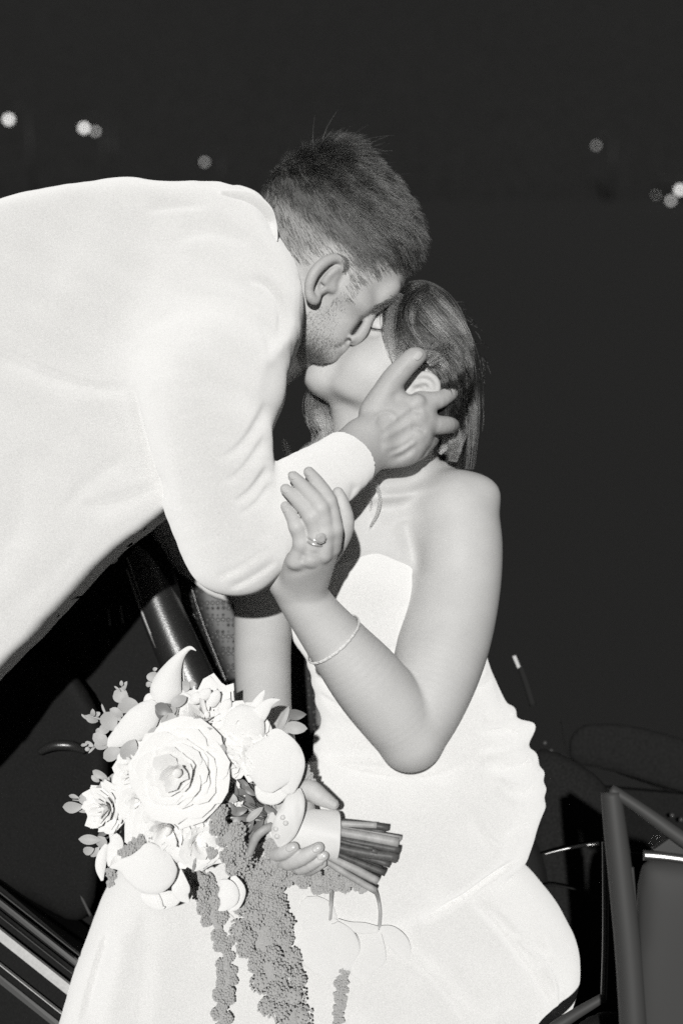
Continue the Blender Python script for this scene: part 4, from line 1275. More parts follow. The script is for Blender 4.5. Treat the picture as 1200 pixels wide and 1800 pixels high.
sprig([(240,1300,272),(206,1310,270),(170,1310,266),(150,1312,262)], [(177,1299,28,20,35),(181,1308,28,22,-10),(184,1282,18,16,0),(198,1325,32,22,-25),(158,1308,16,8,25),(149,1309,12,5,-10),(163,1317,18,4,-45),(154,1317,8,7,0),(173,1284,10,7,-60)], 272)
sprig([(262,1275,262),(258,1228,260)], [(270,1190,18,22,-80),(273,1176,8,6,-20),(262,1203,10,9,-20),(267,1224,14,10,20)], 262)
sprig([(322,1252,262),(325,1228,262),(326,1205,260)], [(325,1206,20,17,-60),(336,1203,12,11,-60),(341,1202,7,7,0)], 262, M_STEMD)
sprig([(300,1300,300),(306,1272,300),(316,1240,290)], [(276,1293,32,26,-10,LF_R,14),(300,1270,32,28,20,LF_R,8),(318,1270,26,16,60,LF_R,2),(315,1233,28,18,-30,LF_R,4),(288,1246,30,20,20,LF_D,2),(300,1252,26,14,-40,LF_R,4),(280,1258,24,8,60,LF_D,6),(296,1262,22,7,-70,LF_D,8),(228,1318,38,26,-62,LF_R,6),(296,1240,26,5,10,LF_D,0),(304,1300,24,14,-15,LF_R,20)], 292)
sprig([(375,1330,322),(372,1305,328),(384,1296,326)], [(368,1293,28,27,-10),(383,1305,26,15,-30),(390,1318,14,18,30),(358,1306,26,6,40)], 330)
sprig([(218,1390,262),(196,1378,262),(170,1364,260)], [(176,1361,26,12,25),(168,1369,16,9,40),(184,1378,26,12,-55),(202,1366,22,12,-35),(205,1386,24,17,-10),(176,1385,14,9,-20),(206,1376,20,9,0)], 262, M_STEML)
sprig([(186,1416,252),(160,1410,252),(128,1406,250)], [(131,1417,38,19,-5,LF_P),(153,1405,28,18,10),(132,1400,20,7,10,LF_P),(150,1424,26,12,5)], 252)
sprig([(214,1460,256),(190,1472,256),(168,1482,254)], [(159,1476,38,16,3,LF_P),(157,1494,20,14,-20),(180,1480,20,26,-60),(168,1497,22,12,-50,LF_P),(186,1460,34,10,-40,LF_D),(206,1462,26,12,-50)], 256, M_STEMD)
sprig([(482,1388,280),(494,1330,284),(500,1290,284),(508,1258,284)], [(521,1255,32,18,0,LF_D),(520,1279,36,20,5),(498,1262,40,12,-65),(488,1285,18,8,-75),(503,1299,24,12,70),(510,1310,30,9,80),(504,1283,16,9,-20)], 288, M_STEML)
sprig([(484,1440,280),(452,1420,284),(420,1400,282),(388,1384,276)],
      [(394,1394,22,13,50,LF_R),(406,1402,24,15,20,LF_R),(425,1402,30,20,75,LF_D),(446,1370,22,17,30,LF_R),(460,1398,32,17,70,LF_R),(420,1425,28,15,-10,LF_D),(423,1440,26,22,-20,LF_D),(441,1410,28,12,60,LF_D),(448,1432,34,12,-40,LF_R),
       (436,1452,44,13,-60,LF_D),(425,1455,34,9,-25,LF_R),(468,1408,34,12,65,LF_R),(478,1425,30,12,30,LF_D),(455,1448,32,12,-50,LF_D),(400,1380,26,10,35,LF_D),(412,1388,22,12,60,LF_D),(440,1390,24,10,40,LF_D),(474,1442,34,16,-70,LF_R),(408,1420,26,10,50,LF_D),
       (432,1380,30,9,45,LF_D),(462,1430,26,9,20,LF_D),(395,1410,20,9,70,LF_D)], 284, M_STEMD)
sprig([(486,1450,262),(440,1440,250),(395,1420,246)], [(410,1440,40,18,20,LF_D),(440,1470,44,18,-40,LF_D),(460,1465,40,16,-60,LF_D),(425,1380,40,18,30,LF_D),(455,1385,40,16,60,LF_D),(400,1365,36,14,20,LF_D),(430,1420,44,20,-10,LF_D)], 250, M_STEMD)
for k in range(16):
    a = (rng.uniform(395, 470), rng.uniform(1375, 1440)); b = (rng.uniform(470, 490), rng.uniform(1425, 1452))
    tube_obj('stem', [(a[0], a[1], 268 + rng.uniform(-10, 10)), (b[0], b[1], 270 + rng.uniform(-12, 12))], [1.8, 2.4], M_STEMD if k % 3 else M_STEML, bouquet, 6)
for k in range(10):
    tube_obj('stem', [(rng.uniform(230, 400), rng.uniform(1300, 1480), rng.uniform(225, 260)), (430, 1430, 255), (rng.uniform(476, 488), rng.uniform(1430, 1480), 262 + rng.uniform(-16, 16))], [2, 2.5, 3], M_STEMD, bouquet, 6)

# trailing amaranth: knobbly strands, every knob a cluster of beads
ph_ = (1 + 5 ** .5) / 2
ICO = np.array([(-1, ph_, 0), (1, ph_, 0), (-1, -ph_, 0), (1, -ph_, 0), (0, -1, ph_), (0, 1, ph_), (0, -1, -ph_), (0, 1, -ph_), (ph_, 0, -1), (ph_, 0, 1), (-ph_, 0, -1), (-ph_, 0, 1)]) / math.sqrt(1 + ph_ * ph_)
ICF = np.array([(0, 11, 5), (0, 5, 1), (0, 1, 7), (0, 7, 10), (0, 10, 11), (1, 5, 9), (5, 11, 4), (11, 10, 2), (10, 7, 6), (7, 1, 8), (3, 9, 4), (3, 4, 2), (3, 2, 6), (3, 6, 8), (3, 8, 9), (4, 9, 5), (2, 4, 11), (6, 2, 10), (8, 6, 7), (9, 8, 1)])
def fib(n):
    i = np.arange(n) + .5; p = np.arccos(1 - 2 * i / n); t = math.pi * (1 + 5 ** .5) * i
    return np.stack([np.cos(t) * np.sin(p), np.sin(t) * np.sin(p), np.cos(p)], 1)
def amaranth(pts, knob=10.0, dens=1.0, seed=0, bead=2.3):
    r = np.random.default_rng(900 + seed)
    p = catmull(np.array(pts, float), 8, closed=False)
    L_ = np.concatenate([[0], np.cumsum(np.hypot(*np.diff(p[:, :2], axis=0).T))])
    cent = []
    # knobs scattered over the strand's skin, none closer than its own width
    tries = int(9 * dens * L_[-1] * p[:, 3].mean() / knob ** 2 * 6)
    for _ in range(tries):
        s_ = r.uniform(0, L_[-1]); x, y, w_, R = [np.interp(s_, L_, p[:, c]) for c in range(4)]
        tx, ty = [np.interp(s_ + 2, L_, p[:, c]) - np.interp(s_ - 2, L_, p[:, c]) for c in (0, 1)]
        tl = math.hypot(tx, ty) + 1e-6; sx, sy = -ty / tl, tx / tl
        kr = min(knob, max(R * .6, 3.2)) * r.uniform(.75, 1.3)
        a = r.uniform(-2.2, 2.2); rr = max(R - kr * .6, R * .2) * r.uniform(.8, 1.15)
        c = np.array([x + sx * math.sin(a) * rr, y + sy * math.sin(a) * rr, w_ + math.cos(a) * rr * .7, kr])
        if all((c[0] - q[0]) ** 2 + (c[1] - q[1]) ** 2 + (c[2] - q[2]) ** 2 > (.98 * (kr + q[3])) ** 2 for q in cent): cent.append(c)
    V, Fc, n0 = [], [], 0
    for x, y, w_, kr in cent:
        c = Q(x, y, w_)
        nb = int(np.clip(3.0 * (kr / bead) ** 2, 14, 70))
        d = fib(nb) @ rotz(r.uniform(0, 360)).T
        d = d[d[:, 2] > -.45]
        B = c + d * kr * r.uniform(.80, 1.08, (len(d), 1))
        rb = bead * r.uniform(.75, 1.25, len(d))
        V.append((B[:, None, :] + ICO[None] * rb[:, None, None]).reshape(-1, 3))
        Fc.append((ICF[None] + (np.arange(len(d)) * 12)[:, None, None] + n0).reshape(-1, 3)); n0 += len(d) * 12
        V.append(c + ICO * kr * .8); Fc.append(ICF + n0); n0 += 12
    for (x, y, w_, R), (x2, y2, w2, R2) in zip(p[:-1], p[1:]):
        c = Q(x, y, w_); V.append(c + ICO * R * .42); Fc.append(ICF + n0); n0 += 12
    o = mesh_obj('amaranth_strand', np.vstack(V), np.vstack(Fc)[:, ::-1].copy(), M_AMAR, bouquet)
    tag(o, kind='stuff')
    return o
def lapw(px, py, lift):
    w_ = df.front(px, py)
    return (w_ if w_ is not None else 180) + lift
def on_lap(pts, lift=.55):
    return [(x, y, max(lapw(x, y, r * lift), 150), r) for x, y, r in pts]
amaranth([(350,1428,322,13),(368,1428,326,17),(388,1445,326,20),(402,1470,320,23),(418,1498,312,25)] + on_lap([(436,1535,29),(447,1570,36),(457,1610,44),(466,1655,46),(480,1700,41),(495,1745,39),(508,1790,36),(516,1840,32),(520,1900,24)]), 15, 1.0, 1)
amaranth([(474,1478,300,10),(482,1500,300,14),(480,1528,292,20)] + on_lap([(470,1560,26),(478,1600,28),(490,1640,26),(503,1675,20),(510,1705,16)], .9), 13, 1.0, 2)
amaranth(on_lap([(338,1530,18),(352,1548,24),(362,1575,24),(374,1606,20),(388,1640,17),(397,1675,15),(399,1710,14),(396,1745,16),(391,1780,17),(390,1820,15),(388,1870,11)], .8), 12, 1.0, 3)
amaranth([(490,1536,280,9),(508,1540,270,14),(530,1548,262,18),(556,1548,256,19),(584,1546,252,19),(606,1552,248,15),(626,1558,244,8),(640,1566,240,4)], 11, 1.0, 4)
amaranth([(522,1332,276,6),(532,1352,276,10),(544,1375,272,9),(550,1388,268,5)], 6, 1.0, 5)
amaranth([(212,1502,306,7),(232,1492,312,12),(252,1482,316,15),(268,1474,316,9)], 8, 1.0, 6)
amaranth([(194,1530,310,6),(196,1543,312,8),(194,1557,310,3)], 5, 1.0, 7)
amaranth([(376,1496,322,6),(366,1500,322,8)], 5, 1.0, 8)
amaranth(on_lap([(604,1702,9),(600,1735,10),(597,1770,9),(594,1820,8)], .6), 5, .8, 9)
amaranth([(340,1430,322,12),(352,1432,326,14)], 8, 1.0, 10)

# satin wrap round the stems, its fold-over tail and the pins
axp = [(468,1448,270,26),(490,1452,270,31),(520,1458,270,35),(555,1463,270,38),(585,1467,270,40),(593,1468,270,40),(594,1468,270,36)]
pp = catmull(np.array(axp, float), 4, closed=False)
V = []; seg = 28
for i, q in enumerate(pp):
    c = Q(*q[:3])
    for k in range(seg):
        a = 2 * math.pi * k / seg
        rr = q[3] * (1 + .018 * math.sin(a * 5 + i * .35) + .012 * math.sin(a * 9 - i * .5))
        V.append(c + np.array([-.16 * math.cos(a) * q[3] * .4 + .10 * math.sin(a) * q[3], rr * math.cos(a) * .92, rr * math.sin(a)]))
Fc = [(i * seg + k, i * seg + (k + 1) % seg, (i + 1) * seg + (k + 1) % seg, (i + 1) * seg + k) for i in range(len(pp) - 1) for k in range(seg)]
ribbon = mesh_obj('ribbon_wrap', np.array(V), Fc, M_SATIN, bouquet)
shell('ribbon_tail', [(521,1386,304,6),(520,1402,316,14),(512,1430,322,19),(502,1452,323,20),(495,1472,320,16),(489,1489,316,1)], M_SATIN, ribbon, bulge=.18, ruffle=1.6)
shell('ribbon_tail', [(478,1428,300,3),(480,1448,312,8),(482,1466,316,7),(486,1478,316,2)], M_SATIN, ribbon, bulge=.2, ruffle=1.0)
def ball(name, c, r, m, parent, flat=1.0):
    t = np.linspace(0, math.pi, 9); V = []; Fc = []
    for a in t:
        for j in range(14):
            b = 2 * math.pi * j / 14
            V.append(c + r * np.array([math.sin(a) * math.cos(b), math.sin(a) * math.sin(b), flat * math.cos(a)]))
    for i in range(8):
        for j in range(14): Fc.append((i * 14 + j, i * 14 + (j + 1) % 14, (i + 1) * 14 + (j + 1) % 14, (i + 1) * 14 + j))
    return mesh_obj(name, np.array(V), Fc, m, parent)
for x, y, w_ in ((502,1447,328),(485,1457,324),(487,1470,324),(497,1437,326)): ball('pearl', Q(x, y, w_), 4.3, M_PEARL, ribbon)
for (x0, y0, w0_, x1, y1, w1_, r_, lt) in (
    (560,1441,262,683,1455,262,5.5,0),(560,1446,276,662,1451,278,5,1),(560,1456,288,700,1481,290,8,1),(565,1452,280,705,1474,282,4.5,1),(560,1472,290,704,1495,292,6,0),(560,1480,292,700,1507,296,7.5,0),
    (565,1486,284,686,1520,286,5,0),(560,1488,280,677,1535,278,5,0),(555,1494,280,664,1549,274,6.5,1),(550,1498,278,660,1566,270,5.5,1),(560,1468,270,692,1490,272,5,0),(560,1478,256,690,1500,258,6,0),
    (555,1490,262,650,1556,256,4.5,0),(560,1450,250,676,1462,252,5.5,0),(560,1462,286,664,1498,300,4,0),(560,1466,294,655,1492,304,3.5,0),(560,1474,280,697,1512,282,5,0),(556,1486,270,668,1528,268,5,0)):
    mx_, my_ = (x0 + x1) / 2, (y0 + y1) / 2 + rng.normal(0, 1.5)
    tube_obj('stem', [(x0, y0, w0_), (mx_, my_, (w0_ + w1_) / 2), (x1, y1, w1_)], [r_ * .85, r_ * rng.uniform(.9, 1.08), r_], M_STEML if lt else M_STEMD, bouquet, 9, 4)
shell('petal', [(x, y, lapw(x, y, 5), h) for x, y, h in ((392,1600,2),(404,1622,11),(414,1652,20),(424,1684,16),(440,1702,2))], M_PETAL2, bouquet, bulge=.2)
# callas fallen forward over the lap
def lap_shell(spine, lift=6, **kw):
    return [(x, y, lapw(x, y, lift + 3), h) for x, y, h in spine], kw
a_ = lap_shell([(579,1612,6),(577,1632,38),(576,1662,53),(575,1692,46),(573,1712,22),(571,1720,1)], 4, bulge=.30)
b_ = lap_shell([(588,1622,6),(598,1645,22),(604,1672,26),(606,1692,14),(608,1702,1)], 16, bulge=.3)
c_ = lap_shell([(530,1618,4),(545,1600,22),(560,1612,30),(582,1632,16)], 2, bulge=.3)
calla([a_, b_, c_], ([(582,1548,250),(582,1580,lapw(582,1580,10)),(580,1612,lapw(580,1612,8)),(578,1630,lapw(578,1630,10))], [3.4, 3.4, 3.2, 3]), M_PETAL2)
a_ = lap_shell([(664,1632,5),(652,1650,24),(642,1680,34),(640,1705,24),(648,1722,2)], 3, bulge=.26)
b_ = lap_shell([(594,1616,1),(615,1628,7),(640,1632,9),(664,1634,5)], 8, bulge=.5)
c_ = lap_shell([(668,1630,3),(684,1640,13),(702,1660,16),(714,1682,8),(718,1690,1)], 8, bulge=.4)
calla([a_, b_, c_], ([(655,1560,262),(664,1578,lapw(664,1578,10)),(668,1604,lapw(668,1604,6)),(666,1634,lapw(666,1634,8))], [3.2, 3.2, 3, 3]), M_PETAL2)
tube_obj('stem', [(438,1502,312),(448,1475,318),(462,1460,320),(478,1452,312)], [6, 7, 7, 6.5], M_STEML, bouquet, 10)
tube_obj('stem', [(343,1505,316),(342,1518,318),(340,1532,312)], [3, 3, 3], M_STEML, bouquet, 8)

# ---------------- jewellery
def frame_of(d):
    d = d / np.linalg.norm(d); a = np.cross(d, [0, 0, 1.0]); a /= np.linalg.norm(a); return d, a, np.cross(d, a)
def torus(c, d, R, r, squash=1.0, ns=40, nt=8):
    d, a, b = frame_of(d); V = []; Fc = []
    for i in range(ns):
        t = 2 * math.pi * i / ns; e = math.cos(t) * a + math.sin(t) * b
        for j in range(nt):
            s_ = 2 * math.pi * j / nt
            V.append(c + e * (R + r * math.cos(s_)) + d * r * squash * math.sin(s_))
    for i in range(ns):
        for j in range(nt): Fc.append((i * nt + j, i * nt + (j + 1) % nt, ((i + 1) % ns) * nt + (j + 1) % nt, ((i + 1) % ns) * nt + j))
    return np.array(V), Fc
def gem(c, d, r, h=.7):
    """a brilliant: table, crown, pavilion"""
    d, a, b = frame_of(d); V = []; n = 8
    for rr, z in ((.55, .38), (1.0, .12), (1.0, 0.0)):
        for j in range(n): V.append(c + r * (rr * (math.cos(2 * math.pi * j / n + z) * a + math.sin(2 * math.pi * j / n + z) * b) + z * d))
    V.append(c - d * r * h); V = np.array(V)
    Fc = [tuple(range(n))]
    for k in range(2):
        for j in range(n): Fc.append((k * n + j, k * n + (j + 1) % n, (k + 1) * n + (j + 1) % n, (k + 1) * n + j))
    for j in range(n): Fc.append((2 * n + j, 2 * n + (j + 1) % n, 3 * n))
    return V, Fc
pa, pb = Q(546, 978, 341), Q(557, 942, 352.5)
fd = pb - pa
for t, nm, lab in ((.93, 'engagement_ring', 'silver ring with a large square cut stone on her ring finger'), (.75, 'wedding_ring', 'plain narrow silver band below the ring with the large stone')):
    c = pa + fd * t
    v, f = torus(c, fd, 15.9, 1.7, 1.25)
    o = mesh_obj(nm, v, f, M_SILVER); tag(o, lab, 'ring')
    if 'eng' in nm:
        gc = c + np.array([6.5, 1.0, 20.0])
        v, f = gem(gc, np.array([.30, .25, .92]), 9.0)
        mesh_obj('stone', v, f, M_GEM, o, smooth=False)
        for k in range(4):
            q = gc + np.array([math.cos(k * 1.57 + .6) * 7.4, math.sin(k * 1.57 + .6) * 7.4, 1.0]); v, f = tube([q - [0, 0, 8], q + [0, 0, 1]], 1.0, 6); mesh_obj('claw', v, f, M_SILVER, o)
        for k in range(5):
            th = math.radians(150 + k * 16); d_, a2, b2 = frame_of(fd)
            q = c + (math.cos(th) * a2 + math.sin(th) * b2) * 16.8
            v, f = gem(q + np.array([0, 0, .6]), q - c, 2.4); mesh_obj('stone', v, f, M_GEM, o, smooth=False)
# bracelet
pa, pb = Q(545, 1070, 240), Q(600, 1140, 222)
fd = pb - pa; d_, a2, b2 = frame_of(fd)
items, stones = [], []
cc = Q(577, 1131, 226)
for i in range(64):
    t = 2 * math.pi * i / 64
    e = math.cos(t) * a2 + math.sin(t) * b2
    p0 = cc + e * 100 + d_ * (10 * math.cos(t + 2.2))
    ts = np.linspace(0, 1, 60)[:, None]
    ray = p0 + (cc - p0) * ts
    dv = bf.ev(ray); k = int(np.argmax(dv < 0))
    items.append(ray[max(k - 1, 0)] + e * 1.2)
v, f = tube(items + [items[0]], 1.1, 6, cap=False)
bracelet = mesh_obj('bracelet', v, f, M_SILVER); tag(bracelet, 'thin sparkling tennis bracelet round the raised forearm', 'bracelet')
for i, q in enumerate(items):
    q2 = items[(i + 1) % 64]
    for s_ in (0.0, .5):
        e = q + (q2 - q) * s_
        stones.append(gem(e + (e - cc) / np.linalg.norm(e - cc) * 1.6, (e - cc) + rng.normal(0, 8, 3), 2.5))
v, f = join(stones); tag(mesh_obj('stones', v, f, M_GEMB, bracelet, smooth=False), kind='stuff')
# ================================================================== the car, the ground, the distant lamps
M_LEATHER = mat('black_leather', 0.02, rough=0.30, spec=0.9, var=0.2, vscale=500, bump=0.25, bscale=700)
M_VINYL = mat('black_vinyl', 0.010, rough=0.6, spec=0.06, var=0.25, vscale=400, bump=0.2, bscale=500)
M_SEAT = mat('belt_webbing', 0.022, rough=0.9, spec=0.05)
M_DASH = mat('dash_black', 0.0145, rough=0.9, spec=0.08, var=0.3, vscale=300)
M_CARPET = mat('carpet', 0.013, rough=1.0, spec=0.05, var=0.5, vscale=700, bump=0.4, bscale=800)
M_PIPE = mat('pale_piping', 0.24, rough=0.3, spec=0.6)
M_CHROME = mat('chrome', 0.5, rough=0.35, metallic=1.0)
M_SATINM = mat('brushed_trim', 0.45, rough=0.5, spec=0.4, var=0.1, vscale=300)
M_PAINT = mat('dark_paint', 0.05, rough=0.35, spec=0.5, coat=0.5)
M_DOOR = mat('door_paint', 0.05, rough=0.6, spec=0.15)
M_RUBBER = mat('rubber', 0.05, rough=0.6, spec=0.3)
M_ASPH = mat('asphalt', 0.026, rough=0.95, spec=0.1, var=0.9, vscale=260)
M_SKYSCREEN = mat('sky_screen_dark', 0.0192, rough=0.95, spec=0.05, var=0.9, vscale=12)  # for the added slope that screens off the brightened sky

gv = [(-160, -40, 0), (160, -40, 0), (160, 42, 0), (-160, 42, 0)]
tag(mesh_obj('ground', gv, [(0, 1, 2, 3)], M_ASPH, smooth=False, world=True), kind='structure')
# an added dark slope behind the lamps hides the sky brightened for fill
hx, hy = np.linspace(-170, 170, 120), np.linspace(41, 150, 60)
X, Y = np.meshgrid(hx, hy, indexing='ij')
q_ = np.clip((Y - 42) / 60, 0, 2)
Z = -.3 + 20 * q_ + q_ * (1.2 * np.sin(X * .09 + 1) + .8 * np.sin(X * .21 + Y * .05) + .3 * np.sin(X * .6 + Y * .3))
tag(mesh_obj('sky_screen_hill', np.stack([X, Y, Z], -1).reshape(-1, 3), grid_faces(120, 60), M_SKYSCREEN, world=True), kind='structure')

car = empty('car', Q(300, 1900, -100))
tag(car, 'open car with black leather seat and bright sill strips around the bride', 'car')
def inflated(name, poly, m, w0, parent, gain=1.2, cap=60, tilt=(0, 0), h=9.0, sp=8.0, extra=None):
    f = Field(); f.add(inflate(poly, w0=w0, wc=w0, gain=gain, cap=cap, tilt=tilt, sp=sp), 2)
    if extra: extra(f)
    p = (np.array(poly) - [600, 900]) * (1 - w0 / F)
    ex = (p.max(0) - p.min(0)) / 2
    tz = abs(tilt[0]) * ex[0] + abs(tilt[1]) * ex[1] + cap + 20
    V, Fq = mesh_field(f, (*(p.min(0) * 1.0 - 60), w0 - tz), (*(p.max(0) + 60), w0 + tz), h)
    return mesh_obj(name, relax(V, Fq, 2), Fq, m, parent)
def plate(name, poly, w0, thick, m, parent, tilt=(0, 0), bev=0):
    """a flat panel with real thickness, outline in photo px"""
    p = np.array(poly, float); c = p.mean(0)
    wz = w0 + (p - c) @ np.array(tilt, float)
    top = np.array([Q(x, y, z) for (x, y), z in zip(p, wz)]); n = len(p)
    bot = top - np.array([0, 0, thick])
    fs = [tuple(range(n)), tuple(range(2 * n - 1, n - 1, -1))] + [(i, i + n, (i + 1) % n + n, (i + 1) % n) for i in range(n)]
    return mesh_obj(name, np.vstack([top, bot]), fs, m, parent, smooth=False)
def ctube(name, pts, r, m, parent=car, seg=10, n=6):
    return tube_obj(name, pts, [r] * len(pts) if np.isscalar(r) else r, m, parent, seg, n)
# seat behind the bride
seat = inflated('seat_back', [(236,900),(330,860),(480,850),(620,900),(640,1100),(650,1360),(560,1480),(430,1400),(372,1280),(318,1150),(270,1020)], M_LEATHER, -360, car, gain=1.2, cap=70, tilt=(-.15, .12))
ctube('seat_bolster', [(232,930,-172),(252,990,-160),(282,1070,-142),(316,1150,-124),(352,1230,-108),(398,1320,-94),(440,1400,-86)], [34,37,40,42,44,46,48], M_LEATHER, car, 20, 6)
ctube('seat_piping', [(206,950,-142),(226,1008,-130),(250,1076,-116),(284,1158,-102),(324,1246,-86)], 2.6, M_PIPE, car, 8)
ctube('seat_piping', [(213,948,-138),(233,1006,-126),(257,1074,-112),(291,1156,-98),(331,1244,-82)], 2.0, M_PIPE, car, 8)
def perf_mat():
    m = mat('perforated_leather', 0.03, rough=0.45, spec=0.4)
    n, l = m.node_tree.nodes, m.node_tree.links
    tc = n.new('ShaderNodeTexCoord'); vo = n.new('ShaderNodeTexVoronoi'); vo.inputs['Scale'].default_value = 150; vo.inputs['Randomness'].default_value = 0.12
    l.new(tc.outputs['Object'], vo.inputs['Vector'])
    cr = n.new('ShaderNodeMapRange'); cr.inputs['From Min'].default_value = .25; cr.inputs['From Max'].default_value = .4
    l.new(vo.outputs['Distance'], cr.inputs['Value'])
    bp = n.new('ShaderNodeBump'); bp.inputs['Distance'].default_value = .002; bp.inputs['Strength'].default_value = .8
    l.new(cr.outputs[0], bp.inputs['Height']); l.new(bp.outputs[0], n['Principled BSDF'].inputs['Normal'])
    mx = n.new('ShaderNodeMix'); mx.data_type = 'RGBA'; mx.inputs['A'].default_value = (.075, .075, .074, 1); mx.inputs['B'].default_value = (.022, .022, .022, 1)
    l.new(cr.outputs[0], mx.inputs['Factor']); l.new(mx.outputs['Result'], n['Principled BSDF'].inputs['Base Color'])
    return m
M_PERF = perf_mat()
inflated('seat_insert', [(312,930),(400,890),(500,900),(560,1000),(570,1200),(560,1400),(450,1330),(392,1200),(345,1080)], M_PERF, -296, car, gain=.9, cap=40, tilt=(-.12, .12))
ctube('seat_piping', [(318,960,-262),(345,1060,-246),(382,1160,-230),(425,1260,-216)], 2.2, M_LEATHER, car, 8)
inflated('seat_cushion', [(420,1400),(620,1360),(880,1420),(960,1560),(900,1760),(640,1800),(440,1700)], M_LEATHER, -140, car, gain=1.0, cap=70)
ctube('seat_belt_stalk', [(908,1158,-250),(922,1195,-246),(936,1240,-244)], [6,7,7], M_SEAT, car, 10)
plate('belt_buckle', [(900,1154),(906,1152),(914,1172),(909,1175)], -238, 10, M_SATINM, car, (0,.1))
shell('collar', onj([(388,338,3),(412,344,10),(440,354,15),(462,374,17),(474,394,12),(482,412,6),(487,424,1)], 3), M_COAT, jacket, bulge=.35, thick=5)
# cabin shell: floor, door card, bulkhead
plate('floor_pan', [(-80,1330),(420,1330),(1240,1400),(1260,1900),(-60,1900)], -330, 30, M_CARPET, car, (0, .35))
inflated('door_card', [(-120,1080),(60,1140),(150,1210),(190,1330),(178,1480),(150,1620),(40,1570),(-120,1480)], M_VINYL, -70, car, gain=.5, cap=18, tilt=(.1, .05))
inflated('cabin_side', [(-60,960),(250,930),(330,1150),(330,1500),(230,1640),(120,1660),(-60,1500)], M_VINYL, -150, car, gain=.35, cap=20)
ctube('pull_handle', [(70,1322,-40),(95,1311,-30),(125,1311,-30),(150,1320,-40)], [6,9,9,6], M_LEATHER, car, 14)
ctube('trim_seam', [(70,1480,-52),(105,1510,-44),(135,1560,-38),(160,1610,-34)], 3.0, M_RUBBER, car, 8)
sw = plate('switch_panel', [(184,1062),(216,1056),(222,1108),(190,1112)], -122, 10, M_VINYL, car)
ctube('switch', [(190,1070,-116),(192,1086,-114),(194,1100,-116)], 3.0, M_LEATHER, sw, 10)
ctube('switch', [(212,1064,-116),(214,1080,-114),(216,1096,-116)], 3.0, M_LEATHER, sw, 10)
# sill with its scuff strips, running out of the lower left corner
sill = plate('door_sill', [(-120,1480),(0,1556),(240,1760),(330,1860),(150,1990),(-120,1800)], 34, 120, M_VINYL, car, (0.1, .25))
def strip(y0, y1, wd0, m, lift, name='sill_strip'):
    A_, B_ = np.array([-110., y0 - 110 * .78]), np.array([260., y0 + 260 * .80])
    pts = []
    n = np.array([.5, .86])
    poly = [A_, B_, B_ + n * wd0, A_ + n * wd0]
    return plate(name, [tuple(p) for p in poly], lift, 9, m, sill, (0.12, .25))
strip(1566, 0, 5, M_RUBBER, 52)
strip(1580, 0, 24, M_PAINT, 48)
strip(1608, 0, 4, M_RUBBER, 52)
strip(1632, 0, 46, M_SATINM, 54)
strip(1694, 0, 4, M_SATINM, 56)
strip(1712, 0, 34, M_PAINT, 52)
# right-hand side: dash, console, wheel
inflated('dashboard', [(1000,1338),(1070,1354),(1200,1400),(1330,1445),(1330,1350),(1200,1300),(1080,1272),(1010,1280)], M_DASH, -420, car, gain=.3, cap=20)
ctube('dash_edge', [(985,1268,-380),(1004,1336,-372),(1070,1352,-366),(1140,1372,-360),(1240,1402,-350)], 1.1, M_VINYL, car, 8)
for x, y in ((957,1306),(968,1320),(985,1330),(1180,1433),(1196,1441)):
    ball('dash_knob', Q(x, y, -340), 5.0, M_PAINT, car)
inflated('console', [(930,1330),(1010,1340),(1080,1420),(1070,1600),(1000,1700),(940,1560)], M_DASH, -180, car, gain=.6, cap=36)
ctube('chrome_trim', [(955,1502,-60),(985,1494,-56),(1020,1487,-52),(1052,1483,-48)], [1.5,2.4,3.4,3.6], M_CHROME, car, 10)
ctube('map_pocket_edge', [(945,1556,-40),(985,1558,-30),(1020,1566,-26),(1056,1580,-24)], 2.0, M_VINYL, car, 8)
# open door standing towards the camera, out of focus
WD = 430
door = inflated('open_door', [(1124,1510),(1128,1508),(1250,1520),(1360,1534),(1366,1540),(1420,1800),(1420,2090),(1410,2100),(1112,2100),(1106,2090),(1112,1800)], M_DOOR, WD, car, gain=.55, cap=30, h=8.0)
for k_ in range(2):
    ctube('door_seal', [(1098 + 11 * k_, 1500 + 24 * k_, WD + 10), (1104 + 11 * k_, 1600, WD + 14), (1116 + 9 * k_, 1720, WD + 16), (1126 + 9 * k_, 1860, WD + 18)], 4.5 - k_, M_RUBBER if k_ else M_VINYL, door, 10)
ctube('door_post', [(1073,1392,WD),(1082,1470,WD+4),(1092,1560,WD+8),(1104,1680,WD+12),(1114,1830,WD+16),(1122,2000,WD+16)], [15,17,18,19,20,20], M_RUBBER, door, 14)
ctube('window_frame', [(1072,1388,WD),(1110,1412,WD+8),(1150,1440,WD+16),(1200,1476,WD+24),(1300,1540,WD+40)], [9,9,10,11,12], M_RUBBER, door, 12)
ctube('window_frame', [(1062,1480,230),(1063,1560,230),(1063,1660,230),(1060,1756,230)], 5, M_PAINT, door, 12)
ctube('chrome_trim', [(1130,1503,WD+40),(1165,1506,WD+44),(1210,1512,WD+48),(1330,1528,WD+60)], 7, M_CHROME, door, 14)
plate('quarter_panel', [(1148,1494),(1176,1474),(1300,1500),(1320,1520),(1160,1504)], WD+20, 16, M_PAINT, door)
ctube('door_edge', [(1062,1752,230),(1038,1766,230),(1002,1788,235),(968,1812,240),(940,1850,250)], [7,8,9,10,10], M_RUBBER, door, 12)
inflated('door_pocket', [(1064,1778),(1100,1790),(1120,1900),(1100,2050),(960,2050),(972,1860),(1012,1806)], M_VINYL, 200, door, gain=.6, cap=30)
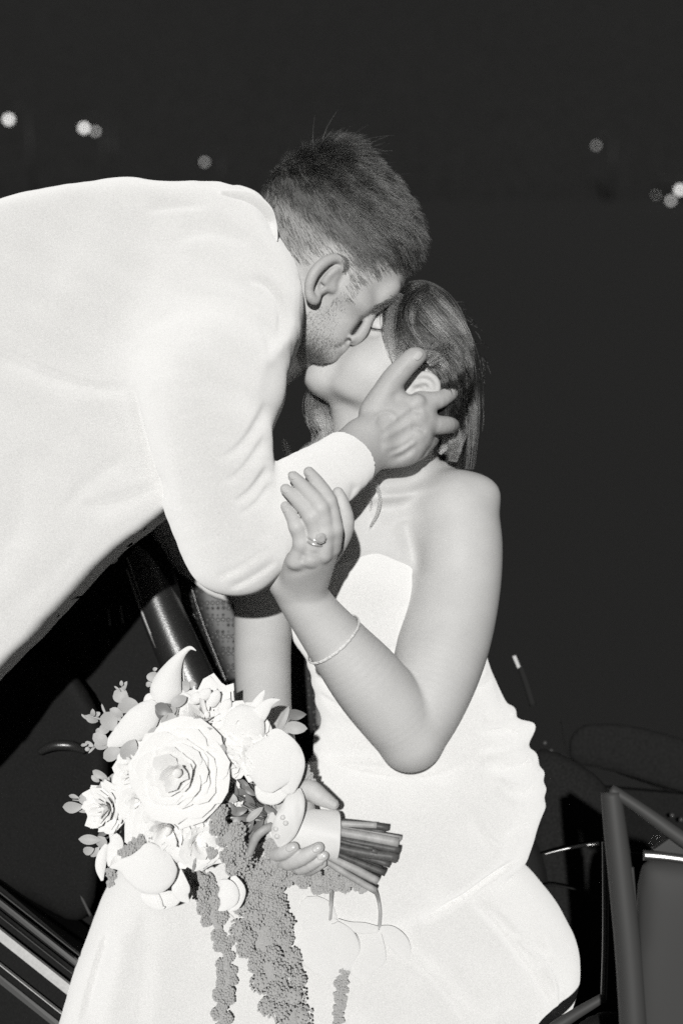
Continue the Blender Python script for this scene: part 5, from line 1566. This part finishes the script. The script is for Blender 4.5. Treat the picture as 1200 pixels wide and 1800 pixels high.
def glass():
    m = bpy.data.materials.new('clear_glass'); m.use_nodes = True
    b = m.node_tree.nodes['Principled BSDF']; b.inputs['Transmission Weight'].default_value = 1; b.inputs['Roughness'].default_value = 0.02; b.inputs['IOR'].default_value = 1.1
    return m
plate('quarter_glass', [(1092,1412),(1150,1452),(1165,1480),(1140,1500),(1108,1500)], WD, 5, glass(), door)

# lamps far across the dark: post, arm and lantern
M_POST = mat('lamp_post_paint', 0.015, rough=0.6)
LAMPS = [(16,210,34,.075,'brightest lone street lamp at the upper left edge of the picture'),(148,225,36,.075,'brighter of the two lamps standing close together at upper left'),(168,231,38,.05,'dimmer lamp just right of the brighter one at upper left'),
         (360,285,40,.05,'faint street lamp above the collar of the white jacket'),(1047,256,40,.045,'dim lone street lamp in the dark at upper right'),(1194,334,36,.075,'bright street lamp at the right edge of the picture'),
         (1178,353,38,.06,'lower dim lamp left of the bright one at the right edge'),(1152,343,42,.03,'faintest lamp left of the pair at the right edge')]
for i, (px, py, dist, r, lab) in enumerate(LAMPS):
    P = CAM + dist * (AX * (px - 600) / F - AU * (py - 900) / F + AF)
    gz = 0.0 if P[1] < 42 else float(20 * (P[1] - 42) / 60 - .4)
    e = bpy.data.objects.new('street_lamp', None); put(e, None, np.array([P[0] + .5, P[1], gz])); tag(e, lab, 'street lamp', 'distant street lamps')
    def wt(pts, r_, nm, m, n_=8):
        v, f = tube(np.array(pts, float), r_, n_); return mesh_obj(nm, v, f, m, e, world=True)
    top = max(P[2] + .25, .6)
    wt([(P[0] + .5, P[1], gz), (P[0] + .5, P[1], gz + (top - gz) * .6), (P[0] + .5, P[1], top)], [.06, .05, .04], 'post', M_POST)
    wt([(P[0] + .5, P[1], top), (P[0] + .25, P[1], top + .06), (P[0], P[1], top - .05)], .03, 'arm', M_POST)
    me = mat('lamp_glow_%d' % i, .8, emit=[2.6, 2.8, 1.4, 1.0, .8, 2.6, 1.3, .7][i])
    t = np.linspace(0, math.pi, 8); V = []; Fc = []
    for a in t:
        for j in range(12):
            b = 2 * math.pi * j / 12; V.append((P[0] + r * math.sin(a) * math.cos(b), P[1] + r * math.sin(a) * math.sin(b), P[2] + r * math.cos(a)))
    for a in range(7):
        for j in range(12): Fc.append((a * 12 + j, a * 12 + (j + 1) % 12, (a + 1) * 12 + (j + 1) % 12, (a + 1) * 12 + j))
    mesh_obj('lantern', np.array(V), Fc, me, e, world=True)
print('done t=%.1f' % (time.time() - T0))
